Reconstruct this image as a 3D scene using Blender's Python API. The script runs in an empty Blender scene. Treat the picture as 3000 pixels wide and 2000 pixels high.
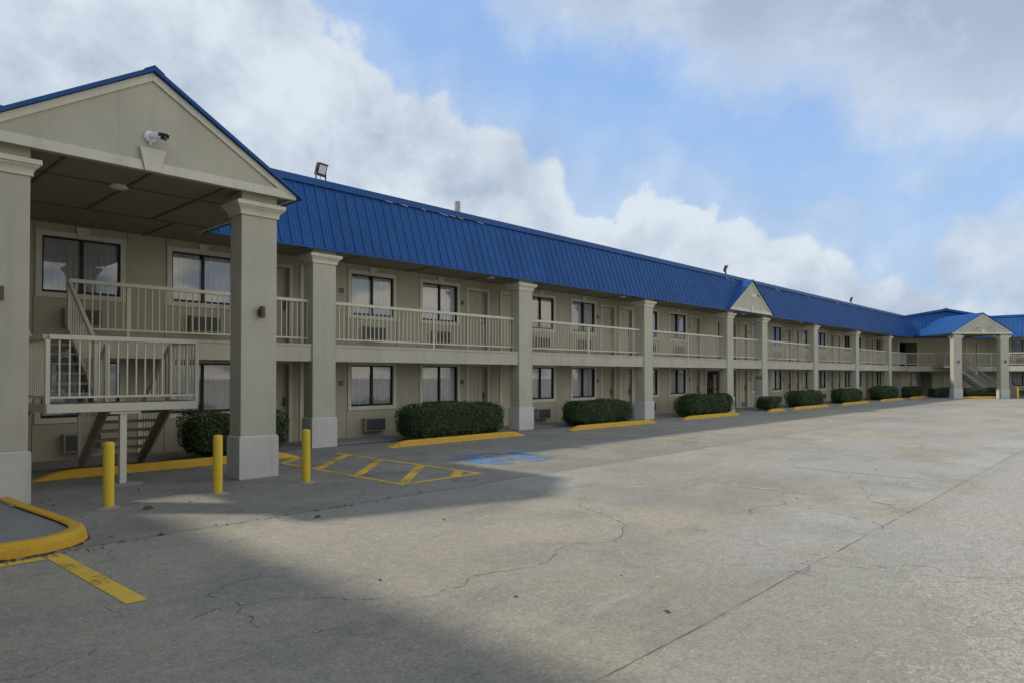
import bpy, math, random
import numpy as np
from mathutils import Matrix, Vector

random.seed(7)
rng = np.random.default_rng(11)
SC = bpy.context.scene
COL = SC.collection
R = math.radians

# ------------------------------------------------------------------ materials
def nd(nt, t, **kw):
    n = nt.nodes.new(t)
    for k, v in kw.items():
        if k.startswith('i_'):
            n.inputs[k[2:].replace('_', ' ')].default_value = v
        else:
            setattr(n, k, v)
    return n

def math_n(nt, op, a, b=None, c=None, clamp=False):
    n = nt.nodes.new('ShaderNodeMath'); n.operation = op; n.use_clamp = clamp
    for i, v in enumerate((a, b, c)):
        if v is None: continue
        if isinstance(v, (int, float)): n.inputs[i].default_value = v
        else: nt.links.new(v, n.inputs[i])
    return n.outputs[0]

def mixc(nt, fac, a, b, mode='MIX'):
    n = nt.nodes.new('ShaderNodeMix'); n.data_type = 'RGBA'; n.blend_type = mode; n.clamp_factor = True
    for s, v in ((n.inputs[0], fac), (n.inputs[6], a), (n.inputs[7], b)):
        if isinstance(v, (int, float)): s.default_value = v
        elif isinstance(v, tuple): s.default_value = (*v, 1) if len(v) == 3 else v
        else: nt.links.new(v, s)
    return n.outputs[2]

def ramp(nt, v, lo, hi, smooth=True):
    n = nt.nodes.new('ShaderNodeMapRange'); n.interpolation_type = 'SMOOTHSTEP' if smooth else 'LINEAR'
    nt.links.new(v, n.inputs[0]); n.inputs[1].default_value = lo; n.inputs[2].default_value = hi
    return n.outputs[0]

def noise(nt, vec, scale, detail=4, rough=.55, sc=(1, 1, 1), off=(0, 0, 0)):
    mp = nt.nodes.new('ShaderNodeMapping'); mp.inputs['Scale'].default_value = sc; mp.inputs['Location'].default_value = off
    nt.links.new(vec, mp.inputs[0])
    n = nt.nodes.new('ShaderNodeTexNoise'); n.inputs['Scale'].default_value = scale
    n.inputs['Detail'].default_value = detail; n.inputs['Roughness'].default_value = rough
    nt.links.new(mp.outputs[0], n.inputs['Vector'])
    return n.outputs[0]

def new_mat(name):
    m = bpy.data.materials.new(name); m.use_nodes = True
    nt = m.node_tree; b = nt.nodes['Principled BSDF']
    pos = nt.nodes.new('ShaderNodeNewGeometry').outputs['Position']
    return m, nt, b, pos

def surf(name, col, var=.10, rough=.8, bump=.0, bscale=60, streak=0., spec=.3, metal=0., fine=.05):
    """painted or plastered surface with blotches, vertical weather streaks and a fine grain"""
    m, nt, b, pos = new_mat(name)
    n1 = noise(nt, pos, 1.3, 5, .6)
    n2 = noise(nt, pos, 45, 3, .6)
    v = math_n(nt, 'MULTIPLY_ADD', math_n(nt, 'SUBTRACT', n1, .5), var * 2.4, 1.0)
    v = math_n(nt, 'MULTIPLY_ADD', math_n(nt, 'SUBTRACT', n2, .5), fine * 2, v)
    c = mixc(nt, 1.0, col, (1, 1, 1), 'MULTIPLY')
    vm = nt.nodes.new('ShaderNodeVectorMath'); vm.operation = 'SCALE'
    nt.links.new(c, vm.inputs[0]); nt.links.new(v, vm.inputs['Scale'])
    out = vm.outputs[0]
    if streak > 0:
        s = noise(nt, pos, 3.2, 5, .65, sc=(1, 1, .10))
        s = ramp(nt, s, .50, .78)
        s = math_n(nt, 'MULTIPLY', s, streak)
        out = mixc(nt, s, out, tuple(x * .55 for x in col))
    nt.links.new(out, b.inputs['Base Color'])
    b.inputs['Roughness'].default_value = rough
    b.inputs['Specular IOR Level'].default_value = spec
    b.inputs['Metallic'].default_value = metal
    if bump > 0:
        bn = nt.nodes.new('ShaderNodeBump'); bn.inputs['Strength'].default_value = bump; bn.inputs['Distance'].default_value = .01
        nt.links.new(noise(nt, pos, bscale, 4, .6), bn.inputs['Height']); nt.links.new(bn.outputs[0], b.inputs['Normal'])
    return m

M = {}
M['stucco'] = surf('stucco_tan', (.455, .43, .34), .13, .9, .45, 70, .30)
M['wall'] = surf('wall_tan', (.425, .395, .30), .11, .9, .35, 70, .25)
M['trim'] = surf('trim_stucco', (.60, .575, .475), .12, .85, .4, 60, .45)
M['plinth'] = surf('plinth_grey', (.53, .517, .47), .14, .85, .5, 50, .45)
M['slabface'] = surf('slab_face', (.455, .432, .342), .18, .9, .4, 40, .5)
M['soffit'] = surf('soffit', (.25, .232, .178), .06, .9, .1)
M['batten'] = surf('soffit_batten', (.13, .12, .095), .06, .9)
M['rail'] = surf('rail_cream', (.58, .54, .43), .06, .55, .05, 40, .12)
M['door'] = surf('door_tan', (.50, .445, .325), .05, .6)
M['bronze'] = surf('frame_bronze', (.018, .016, .015), .1, .45)
M['joint'] = surf('joint_dark', (.10, .095, .08), .1, .95)
M['dark'] = surf('painted_void_black', (.012, .012, .014), .1, .9)  # black that stands in for unlit depth
M['steel'] = surf('steel', (.42, .42, .42), .05, .35, metal=.8)
M['acgrey'] = surf('ac_case', (.38, .355, .29), .08, .6)
M['acgrille'] = surf('ac_grille', (.10, .105, .11), .15, .6)
M['curtain'] = surf('curtain', (.88, .88, .87), .05, .95)
M['plaque'] = surf('plaque_brown', (.055, .032, .024), .1, .5)
M['pale'] = surf('pale_letter', (.55, .50, .44), .05, .6)
M['white'] = surf('white_plastic', (.78, .79, .80), .03, .4, spec=.5)
M['black'] = surf('black_plastic', (.018, .018, .02), .05, .4, spec=.5)
M['cabinet'] = surf('machine_black', (.010, .010, .012), .05, .65, spec=.12)
M['sconce'] = surf('sconce_brown', (.085, .068, .055), .08, .5)
M['lens'] = surf('lamp_lens', (.62, .64, .62), .08, .25, spec=.5)
M['stairmetal'] = surf('stair_paint', (.30, .275, .215), .15, .6, .1, 30, .30)
M['tread'] = surf('stair_tread', (.26, .255, .235), .15, .85, .3, 50)
M['post'] = surf('post_paint', (.58, .545, .44), .08, .55, .05, 40, .15)
M['pipe'] = surf('pipe_wood', (.36, .33, .30), .2, .9, .2, 40, .5)
M['deck'] = surf('roof_deck', (.25, .25, .25), .1, .9)
M['red'] = surf('machine_red', (.20, .012, .018), .05, .4)
M['script'] = surf('machine_script', (.50, .45, .44), .03, .5)
M['grey_art'] = surf('machine_grey', (.16, .17, .18), .1, .5)
M['bark'] = surf('bark', (.07, .055, .04), .2, .95)
M['flash'] = surf('bent_flashing', (.34, .35, .36), .1, .4)

def make_roof():
    m, nt, b, pos = new_mat('roof_blue_metal')
    n = noise(nt, pos, .9, 5, .6); s = noise(nt, pos, 5, 4, .6, sc=(1, 1, .08))
    sx = nt.nodes.new('ShaderNodeSeparateXYZ'); nt.links.new(pos, sx.inputs[0])
    pan = nt.nodes.new('ShaderNodeTexWhiteNoise'); pan.noise_dimensions = '1D'
    nt.links.new(math_n(nt, 'FLOOR', math_n(nt, 'DIVIDE', math_n(nt, 'ADD', sx.outputs[0], math_n(nt, 'MULTIPLY', sx.outputs[1], .01)), .8625)), pan.inputs['W'])
    c = mixc(nt, math_n(nt, 'ADD', math_n(nt, 'MULTIPLY', ramp(nt, n, .3, .7), .6), math_n(nt, 'MULTIPLY', pan.outputs[0], .4)), (.013, .070, .215), (.019, .092, .275))
    c = mixc(nt, math_n(nt, 'MULTIPLY', ramp(nt, s, .5, .8), .35), c, (.045, .105, .27))
    sp = noise(nt, pos, 9, 3, .7, sc=(1, 1, .35))
    c = mixc(nt, math_n(nt, 'MULTIPLY', ramp(nt, sp, .735, .76), .5), c, (.30, .34, .42))
    nt.links.new(c, b.inputs['Base Color']); b.inputs['Roughness'].default_value = .48
    b.inputs['Specular IOR Level'].default_value = .16
    bn = nt.nodes.new('ShaderNodeBump'); bn.inputs['Strength'].default_value = .12; bn.inputs['Distance'].default_value = .03
    nt.links.new(noise(nt, pos, 2.2, 3, .5), bn.inputs['Height']); nt.links.new(bn.outputs[0], b.inputs['Normal'])
    return m
M['roof'] = make_roof()

def make_yellow(name, col, worn, wear_lo=.60, wear_hi=.66, dirt=.25):
    m, nt, b, pos = new_mat(name)
    n = noise(nt, pos, 2.0, 5, .65); f = noise(nt, pos, 26, 5, .7)
    c = mixc(nt, math_n(nt, 'MULTIPLY', ramp(nt, n, .35, .8), dirt), col, tuple(x * .55 for x in col))
    w = ramp(nt, math_n(nt, 'ADD', math_n(nt, 'MULTIPLY', n, .35), math_n(nt, 'MULTIPLY', f, .65)), wear_lo, wear_hi)
    c = mixc(nt, w, c, worn)
    nt.links.new(c, b.inputs['Base Color']); b.inputs['Roughness'].default_value = .7; b.inputs['Specular IOR Level'].default_value = .25
    bn = nt.nodes.new('ShaderNodeBump'); bn.inputs['Strength'].default_value = .4; bn.inputs['Distance'].default_value = .01
    nt.links.new(f, bn.inputs['Height']); nt.links.new(bn.outputs[0], b.inputs['Normal'])
    return m
M['kerb'] = make_yellow('kerb_yellow', (.58, .345, .034), (.16, .12, .06), .58, .66, .32)
M['kerbworn'] = make_yellow('kerb_worn', (.36, .24, .06), (.10, .09, .07), .46, .54)
M['bollard'] = make_yellow('bollard_yellow', (.66, .47, .045), (.20, .15, .06), .66, .70, .15)

def make_paint(name, col, lo, hi, rag=30):
    """road paint worn through to the concrete below"""
    m, nt, b, pos = new_mat(name)
    n = noise(nt, pos, 1.4, 4, .6); f = noise(nt, pos, rag, 5, .75)
    w = ramp(nt, math_n(nt, 'ADD', math_n(nt, 'MULTIPLY', n, .45), math_n(nt, 'MULTIPLY', f, .55)), lo, hi)
    c = mixc(nt, ramp(nt, n, .3, .7), col, tuple(x * .78 for x in col))
    nt.links.new(c, b.inputs['Base Color']); b.inputs['Roughness'].default_value = .75; b.inputs['Specular IOR Level'].default_value = .2
    tr = nt.nodes.new('ShaderNodeBsdfTransparent'); mx = nt.nodes.new('ShaderNodeMixShader')
    nt.links.new(w, mx.inputs[0]); nt.links.new(b.outputs[0], mx.inputs[1]); nt.links.new(tr.outputs[0], mx.inputs[2])
    nt.links.new(mx.outputs[0], nt.nodes['Material Output'].inputs[0])
    return m
M['paint'] = make_paint('paint_yellow', (.74, .47, .070), .555, .585, 20)
M['paintthin'] = make_paint('paint_yellow_thin', (.62, .45, .13), .58, .66, 14)
M['paintold'] = make_paint('paint_yellow_faded', (.42, .34, .20), .42, .56, 10)
M['paintblue'] = make_paint('paint_blue', (.10, .26, .50), .36, .58, 6)
M['paintsym'] = make_paint('paint_symbol', (.42, .38, .30), .44, .56, 9)

def make_glass():
    m = bpy.data.materials.new('window_glass'); m.use_nodes = True; nt = m.node_tree; nt.nodes.clear()
    o = nt.nodes.new('ShaderNodeOutputMaterial'); t = nt.nodes.new('ShaderNodeBsdfTransparent'); t.inputs[0].default_value = (.95, .96, .96, 1)
    g = nt.nodes.new('ShaderNodeBsdfGlossy'); g.inputs['Roughness'].default_value = .015
    f = nt.nodes.new('ShaderNodeFresnel'); f.inputs[0].default_value = 2.0
    mx = nt.nodes.new('ShaderNodeMixShader')
    nt.links.new(f.outputs[0], mx.inputs[0]); nt.links.new(t.outputs[0], mx.inputs[1]); nt.links.new(g.outputs[0], mx.inputs[2])
    nt.links.new(mx.outputs[0], o.inputs[0])
    return m
M['glass'] = make_glass()

def make_leaf():
    m, nt, b, pos = new_mat('hedge_leaf')
    g = nt.nodes['Geometry'] if 'Geometry' in nt.nodes else nt.nodes.new('ShaderNodeNewGeometry')
    r = nt.nodes.new('ShaderNodeNewGeometry').outputs['Random Per Island']
    c = mixc(nt, r, (.020, .045, .012), (.068, .122, .030))
    c = mixc(nt, math_n(nt, 'MULTIPLY', ramp(nt, r, .93, .97), .7), c, (.12, .15, .05))
    c = mixc(nt, math_n(nt, 'MULTIPLY', ramp(nt, noise(nt, pos, 1.9, 4), .55, .66), .6), c, (.040, .042, .026))
    nt.links.new(c, b.inputs['Base Color']); b.inputs['Roughness'].default_value = .55; b.inputs['Specular IOR Level'].default_value = .3
    return m
M['leaf'] = make_leaf()
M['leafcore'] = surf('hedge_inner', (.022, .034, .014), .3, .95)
M['litter'] = surf('dry_leaf', (.09, .06, .035), .3, .9)

def make_ground():
    m, nt, b, pos = new_mat('lot_concrete')
    L = nt.links
    sep = nt.nodes.new('ShaderNodeSeparateXYZ'); L.new(pos, sep.inputs[0]); X, Y = sep.outputs[0], sep.outputs[1]
    big = noise(nt, pos, .16, 6, .6); med = noise(nt, pos, .75, 6, .65, off=(7, 3, 0))
    stre = noise(nt, pos, .55, 6, .62, sc=(.45, 1.3, 1), off=(3, 9, 0))
    fine = noise(nt, pos, 34, 5, .75); grit = noise(nt, pos, 140, 3, .8)
    c = mixc(nt, ramp(nt, big, .38, .62), (.250, .232, .186), (.322, .290, .222))
    c = mixc(nt, math_n(nt, 'MULTIPLY', ramp(nt, med, .47, .66), .75), c, (.218, .210, .180))
    c = mixc(nt, math_n(nt, 'MULTIPLY', ramp(nt, noise(nt, pos, .35, 5, .6, off=(31, 5, 0)), .52, .68), .45), c, (.330, .286, .224))
    # pale scoured patches
    gp = noise(nt, pos, .30, 7, .62, sc=(.8, 1.2, 1), off=(17, 6, 0))
    gp = math_n(nt, 'MULTIPLY', ramp(nt, gp, .46, .62), ramp(nt, X, 2., 9.))
    c = mixc(nt, math_n(nt, 'MULTIPLY', gp, .8), c, (.305, .298, .270))
    band = math_n(nt, 'MULTIPLY', math_n(nt, 'MULTIPLY', ramp(nt, Y, 4.4, 2.6), ramp(nt, X, 5., 9.)), ramp(nt, noise(nt, pos, .8, 5, .6, off=(3, 3, 0)), .36, .60))
    c = mixc(nt, math_n(nt, 'MULTIPLY', band, .60), c, (.365, .358, .328))
    stain = noise(nt, pos, .62, 7, .68, sc=(.55, 1.25, 1), off=(23, 2, 0))
    c = mixc(nt, math_n(nt, 'MULTIPLY', ramp(nt, stain, .57, .72), .55), c, (.165, .158, .138))
    c = mixc(nt, math_n(nt, 'MULTIPLY', ramp(nt, stre, .56, .76), .50), c, (.385, .378, .340))
    # slabs near the walkway are older and greyer
    nearw = ramp(nt, math_n(nt, 'ADD', Y, math_n(nt, 'MULTIPLY', med, .05)), 7.93, 8.02)
    grey = mixc(nt, ramp(nt, med, .35, .65), (.202, .190, .156), (.262, .243, .198))
    grey = mixc(nt, math_n(nt, 'MULTIPLY', ramp(nt, noise(nt, pos, .9, 6, .7, sc=(.5, 1.2, 1), off=(2, 2, 0)), .56, .70), .75), grey, (.118, .112, .098))
    farx = ramp(nt, X, 14., 24.)
    c = mixc(nt, math_n(nt, 'MULTIPLY', nearw, math_n(nt, 'MULTIPLY_ADD', farx, -.7, .95)), c, grey)
    southw = ramp(nt, Y, 2.34, 2.28)
    c = mixc(nt, math_n(nt, 'MULTIPLY', southw, .55), c, (.292, .277, .230))
    # grain
    mid = noise(nt, pos, 8.5, 6, .7, off=(12, 5, 0))
    gv = math_n(nt, 'MULTIPLY_ADD', math_n(nt, 'SUBTRACT', fine, .5), 1.7, 1.0)
    gv = math_n(nt, 'MULTIPLY_ADD', math_n(nt, 'SUBTRACT', mid, .5), .75, gv)
    gv = math_n(nt, 'MULTIPLY_ADD', math_n(nt, 'SUBTRACT', grit, .5), 1.3, gv)
    vm = nt.nodes.new('ShaderNodeVectorMath'); vm.operation = 'SCALE'; L.new(c, vm.inputs[0]); L.new(gv, vm.inputs['Scale'])
    c = vm.outputs[0]
    # small pale chips and dark pits everywhere
    chip = noise(nt, pos, 17, 4, .7, sc=(.6, 1.1, 1), off=(1, 4, 0))
    c = mixc(nt, math_n(nt, 'MULTIPLY', ramp(nt, chip, .645, .675), .70), c, (.50, .48, .44))
    pit = noise(nt, pos, 26, 2, .5, off=(9, 1, 0))
    c = mixc(nt, math_n(nt, 'MULTIPLY', ramp(nt, pit, .74, .76), .7), c, (.075, .07, .062))
    # exposed aggregate where the top has scaled off
    vor = nt.nodes.new('ShaderNodeTexVoronoi'); vor.inputs['Scale'].default_value = 58; L.new(pos, vor.inputs['Vector'])
    sv = nt.nodes.new('ShaderNodeSeparateColor'); L.new(vor.outputs['Color'], sv.inputs[0])
    peb = mixc(nt, sv.outputs[0], (.17, .175, .18), (.54, .51, .45))
    peb = mixc(nt, ramp(nt, sv.outputs[1], .72, .80), peb, (.44, .37, .29))
    peb = mixc(nt, ramp(nt, vor.outputs['Distance'], .45, .62), peb, (.36, .335, .28))
    zone = math_n(nt, 'MULTIPLY', ramp(nt, math_n(nt, 'SUBTRACT', math_n(nt, 'MULTIPLY_ADD', X, .30, 0.), Y), -.6, 1.6), ramp(nt, Y, 2.35, 1.75))
    zone2 = math_n(nt, 'MULTIPLY', ramp(nt, X, 6, 12), ramp(nt, Y, 8.2, 6.))
    scal = noise(nt, pos, 1.15, 10, .78, sc=(.75, 1.2, 1), off=(5, 2, 0))
    thr = math_n(nt, 'MULTIPLY_ADD', zone, -.22, .625)
    thr = math_n(nt, 'MULTIPLY_ADD', zone2, -.055, thr)
    agg = ramp(nt, math_n(nt, 'SUBTRACT', scal, thr), 0., .03)
    agg = math_n(nt, 'MULTIPLY', agg, ramp(nt, noise(nt, pos, 14, 5, .7), .40, .50))
    c = mixc(nt, math_n(nt, 'MULTIPLY', agg, .85), c, peb)
    flk = noise(nt, pos, 10, 6, .72, sc=(.7, 1.25, 1), off=(3, 14, 0))
    c = mixc(nt, math_n(nt, 'MULTIPLY', ramp(nt, flk, .60, .635), math_n(nt, 'MULTIPLY_ADD', zone, .5, .10)), c, (.52, .495, .44))
    # hairline crazing
    v2 = nt.nodes.new('ShaderNodeTexVoronoi'); v2.feature = 'DISTANCE_TO_EDGE'; v2.inputs['Scale'].default_value = .33
    wv = nt.nodes.new('ShaderNodeVectorMath'); wv.operation = 'ADD'
    nz = nt.nodes.new('ShaderNodeTexNoise'); nz.inputs['Scale'].default_value = 1.6; nz.inputs['Detail'].default_value = 6; L.new(pos, nz.inputs['Vector'])
    sc2 = nt.nodes.new('ShaderNodeVectorMath'); sc2.operation = 'SCALE'; sc2.inputs['Scale'].default_value = 1.1; L.new(nz.outputs['Color'], sc2.inputs[0])
    L.new(pos, wv.inputs[0]); L.new(sc2.outputs[0], wv.inputs[1]); L.new(wv.outputs[0], v2.inputs['Vector'])
    cr = ramp(nt, v2.outputs['Distance'], .0035, .0012)
    cr = math_n(nt, 'MULTIPLY', cr, ramp(nt, noise(nt, pos, .5, 3, .5, off=(4, 8, 0)), .50, .56))
    c = mixc(nt, math_n(nt, 'MULTIPLY', cr, .6), c, (.09, .085, .075))
    L.new(c, b.inputs['Base Color']); b.inputs['Roughness'].default_value = .85; b.inputs['Specular IOR Level'].default_value = .25
    bn = nt.nodes.new('ShaderNodeBump'); bn.inputs['Strength'].default_value = .5; bn.inputs['Distance'].default_value = .012
    h = math_n(nt, 'ADD', math_n(nt, 'MULTIPLY', fine, .5), math_n(nt, 'MULTIPLY', grit, .6))
    h = math_n(nt, 'SUBTRACT', h, math_n(nt, 'MULTIPLY', math_n(nt, 'MULTIPLY', agg, vor.outputs['Distance']), 1.2))
    L.new(h, bn.inputs['Height']); L.new(bn.outputs[0], b.inputs['Normal'])
    return m
M['ground'] = make_ground()
M['walk'] = surf('walk_concrete', (.30, .285, .245), .22, .9, .3, 40, 0, fine=.10)
M['island'] = surf('island_fill', (.225, .218, .195), .25, .95, .8, 70, 0, fine=.25)
M['crack'] = surf('crack_dark', (.135, .125, .103), .3, .95)
M['jointline'] = surf('joint_line', (.205, .19, .16), .35, .95)

# ------------------------------------------------------------------ mesh helpers
class MB:
    def __init__(s): s.v = []; s.f = []; s.m = []
    def add(s, vs, fs, mi=0):
        o = len(s.v); s.v += [tuple(v) for v in vs]; s.f += [tuple(i + o for i in f) for f in fs]; s.m += [mi] * len(fs); return s
    def box(s, x0, x1, y0, y1, z0, z1, mi=0):
        return s.add([(x0, y0, z0), (x1, y0, z0), (x1, y1, z0), (x0, y1, z0), (x0, y0, z1), (x1, y0, z1), (x1, y1, z1), (x0, y1, z1)],
                     [(0, 3, 2, 1), (4, 5, 6, 7), (0, 1, 5, 4), (1, 2, 6, 5), (2, 3, 7, 6), (3, 0, 4, 7)], mi)
    def quad(s, a, b, c, d, mi=0): return s.add([a, b, c, d], [(0, 1, 2, 3)], mi)
    def prism(s, pts, d, mi=0):
        """closed solid: polygon pts (3D) extruded by vector d"""
        n = len(pts); p2 = [tuple(np.array(p) + np.array(d)) for p in pts]
        return s.add(list(pts) + p2, [tuple(range(n))[::-1], tuple(range(n, 2 * n))] + [(i, (i + 1) % n, (i + 1) % n + n, i + n) for i in range(n)], mi)
    def bar(s, a, b, w, t, up=(0, 0, 1), mi=0):
        """box beam from a to b, width w sideways, thickness t along up"""
        a = np.array(a, float); b = np.array(b, float); d = (b - a) / np.linalg.norm(b - a)
        sd = np.cross(d, up); sd /= np.linalg.norm(sd); u = np.cross(sd, d)
        q = [sd * w / 2 + u * t / 2, -sd * w / 2 + u * t / 2, -sd * w / 2 - u * t / 2, sd * w / 2 - u * t / 2]
        return s.prism([tuple(a + k) for k in q], b - a, mi)
    def cyl(s, a, b, r, n=16, r2=None, mi=0):
        a = np.array(a, float); b = np.array(b, float); d = (b - a) / np.linalg.norm(b - a); r2 = r if r2 is None else r2
        h = np.array((1, 0, 0)) if abs(d[0]) < .9 else np.array((0, 1, 0)); u = np.cross(d, h); u /= np.linalg.norm(u); w = np.cross(d, u)
        ring = lambda c, rr: [tuple(c + rr * (u * math.cos(2 * math.pi * i / n) + w * math.sin(2 * math.pi * i / n))) for i in range(n)]
        return s.add(ring(a, r) + ring(b, r2), [tuple(range(n))[::-1], tuple(range(n, 2 * n))] + [(i, (i + 1) % n, (i + 1) % n + n, i + n) for i in range(n)], mi)
    def mesh(s, name, mats):
        me = bpy.data.meshes.new(name); me.from_pydata(s.v, [], s.f)
        for m in (mats if isinstance(mats, (list, tuple)) else [mats]): me.materials.append(m)
        if any(s.m): me.polygons.foreach_set('material_index', s.m)
        me.validate(); me.update(); return me

def put(name, me, parent=None, mat=None, bevel=0., smooth=False):
    o = bpy.data.objects.new(name, me); COL.objects.link(o)
    if parent is not None: o.parent = parent
    if mat is not None: o.matrix_basis = mat
    if bevel:
        b = o.modifiers.new('edge', 'BEVEL'); b.width = bevel; b.segments = 2; b.limit_method = 'ANGLE'
    if smooth:
        for p in me.polygons: p.use_smooth = True
    return o

def tag(o, label, cat, group=None, kind=None):
    if label: o['label'] = label
    if cat: o['category'] = cat
    if group: o['group'] = group
    if kind: o['kind'] = kind
    return o

def thing(name, label, cat, mat=None, group=None):
    o = bpy.data.objects.new(name, None); COL.objects.link(o); o.empty_display_size = .3
    if mat is not None: o.matrix_basis = mat
    return tag(o, label, cat, group)

def structure(name, me, **kw):
    o = put(name, me, **kw); o['kind'] = 'structure'; return o

T = Matrix.Translation
def RZ(d): return Matrix.Rotation(R(d), 4, 'Z')

def copy_tree(o, parent=None, mat=None):
    c = o.copy(); COL.objects.link(c); c.parent = parent
    if mat is not None: c.matrix_basis = mat
    for ch in list(o.children): copy_tree(ch, c)
    return c

# ------------------------------------------------------------------ frames of the three wings
EY = .15                     # eave overhang in front of the column faces
FA = T((0, 14.75, 0))
VX = 62.9                    # eave corner where the long wing meets the diagonal wing
S2 = math.sqrt(.5)
LC = 6.8
FC = T((VX + EY * S2, 14.75 - EY + EY * S2, 0)) @ RZ(-45)
V2 = (VX + LC * S2, 14.75 - EY - LC * S2)
FB = T((V2[0] + EY, V2[1], 0)) @ RZ(-90)
TAN = math.tan(R(22.5))

motel = thing('motel_building', 'long two-storey tan motel with blue metal mansard roof and white-based square columns', 'motel', T((30, 14.75, 0)))
INV = motel.matrix_basis.inverted()
def part(name, me, F, sub=None, local=None, **kw):
    """part of the motel in the local frame F, or a sub-part of SUB"""
    if sub is not None: return put(name, me, sub, local, **kw)
    return put(name, me, motel, INV @ F @ (local or Matrix()), **kw)

ZF, ZS, ZC, ZT, ZE = 2.50, 2.08, 4.85, 6.60, 4.79   # floor, slab underside, soffit, roof top, eave
WY = 1.65                    # wall behind the column faces

# ------------------------------------------------------------------ walls
def wall_mesh(x0, x1, z0, z1, y, holes, joints=()):
    """wall face at y with rectangular recesses (xa, xb, za, zb, depth)"""
    b = MB()
    xs = sorted({x0, x1} | {h[0] for h in holes} | {h[1] for h in holes}); zs = sorted({z0, z1} | {h[2] for h in holes} | {h[3] for h in holes})
    for i in range(len(xs) - 1):
        for j in range(len(zs) - 1):
            cx, cz = (xs[i] + xs[i + 1]) / 2, (zs[j] + zs[j + 1]) / 2
            if any(h[0] < cx < h[1] and h[2] < cz < h[3] for h in holes): continue
            b.quad((xs[i], y, zs[j]), (xs[i + 1], y, zs[j]), (xs[i + 1], y, zs[j + 1]), (xs[i], y, zs[j + 1]))
    for xa, xb, za, zb, d in holes:
        e = y + d
        b.quad((xa, y, za), (xa, y, zb), (xa, e, zb), (xa, e, za)); b.quad((xb, y, zb), (xb, y, za), (xb, e, za), (xb, e, zb))
        b.quad((xa, y, zb), (xb, y, zb), (xb, e, zb), (xa, e, zb)); b.quad((xb, y, za), (xa, y, za), (xa, e, za), (xb, e, za))
        b.quad((xa, e, za), (xb, e, za), (xb, e, zb), (xa, e, zb))
    for x in joints:
        for za, zb in ((.03, .76), (ZF, 3.31), (4.70, ZC)): b.box(x - .006, x + .006, y - .0035, y + .01, za, zb, 1)
    return b.mesh('wall', [M['wall'], M['joint']])

# ---- windows (local origin: centre of the opening's sill on the wall face)
GW, GH = 1.44, 1.15
def trim_mesh(upper):
    b = MB(); w = GW / 2; t = .11; o = .035
    b.box(-w - t, -w, -o, 0, -t, GH + t); b.box(w, w + t, -o, 0, -t, GH + t)
    b.box(-w, w, -o, 0, -t, 0); b.box(-w, w, -o, 0, GH, GH + t)
    if upper:
        b.prism([(-.085, -o - .02, GH + .012), (.085, -o - .02, GH + .012), (.13, -o - .02, GH + .235), (-.13, -o - .02, GH + .235)], (0, .055, 0))
    return b.mesh('window_trim', M['trim'])
def frame_mesh():
    b = MB(); w = GW / 2; t = .035
    b.box(-w, -w + t, .01, .06, 0, GH); b.box(w - t, w, .01, .06, 0, GH); b.box(-w + t, w - t, .01, .06, 0, t); b.box(-w + t, w - t, .01, .06, GH - t, GH)
    b.box(-.028, .028, .004, .07, t, GH - t); b.box(-w + t, -.028, .022, .045, t, t + .02); b.box(.028, w - t, .022, .045, t, t + .02)
    return b.mesh('window_frame', M['bronze'])
def pane_mesh():
    b = MB(); w = GW / 2
    for xa, xb in ((-w + .035, -.028), (.028, w - .035)): b.quad((xa, .038, .055), (xb, .038, .055), (xb, .038, GH - .035), (xa, .038, GH - .035))
    return b.mesh('pane', M['glass'])
def curtain_mesh(seed, spans):
    r = random.Random(seed); b = MB()
    for xa, xb in spans:
        n = int((xb - xa) * 70); vs = []; ph = r.random() * 6; fr = r.uniform(52, 66)
        for i in range(n + 1):
            x = xa + (xb - xa) * i / n
            y = .092 + .020 * math.sin(fr * x + ph + 1.3 * math.sin(7 * x + ph)) + .006 * math.sin(23 * x + seed)
            vs += [(x, y, .02), (x, y * .6 + .038, GH + .0)]
        b.add(vs, [(2 * i, 2 * i + 2, 2 * i + 3, 2 * i + 1) for i in range(n)])
    return b.mesh('curtain', M['curtain'])
W_ = GW / 2 - .01
TR = {True: trim_mesh(True), False: trim_mesh(False)}; FR = frame_mesh(); PA = pane_mesh()
CU = [curtain_mesh(1, [(-W_, W_)]), curtain_mesh(2, [(-W_, -.05), (.02, W_)]), curtain_mesh(3, [(-W_, -.02), (.16, W_)]), curtain_mesh(5, [(-W_, .42), (.50, W_)]), curtain_mesh(8, [(-W_, .30)]), curtain_mesh(13, [(-W_, W_)]), curtain_mesh(17, [(-W_, -.10), (-.06, .40), (.44, W_)])]
def window(F, cx, z, upper, cu=0):
    t = part('window', TR[upper], F, local=T((cx, WY, z)), bevel=.004)
    put('window_frame', FR, t); put('pane', PA, t); put('curtain', CU[cu], t)

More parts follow.
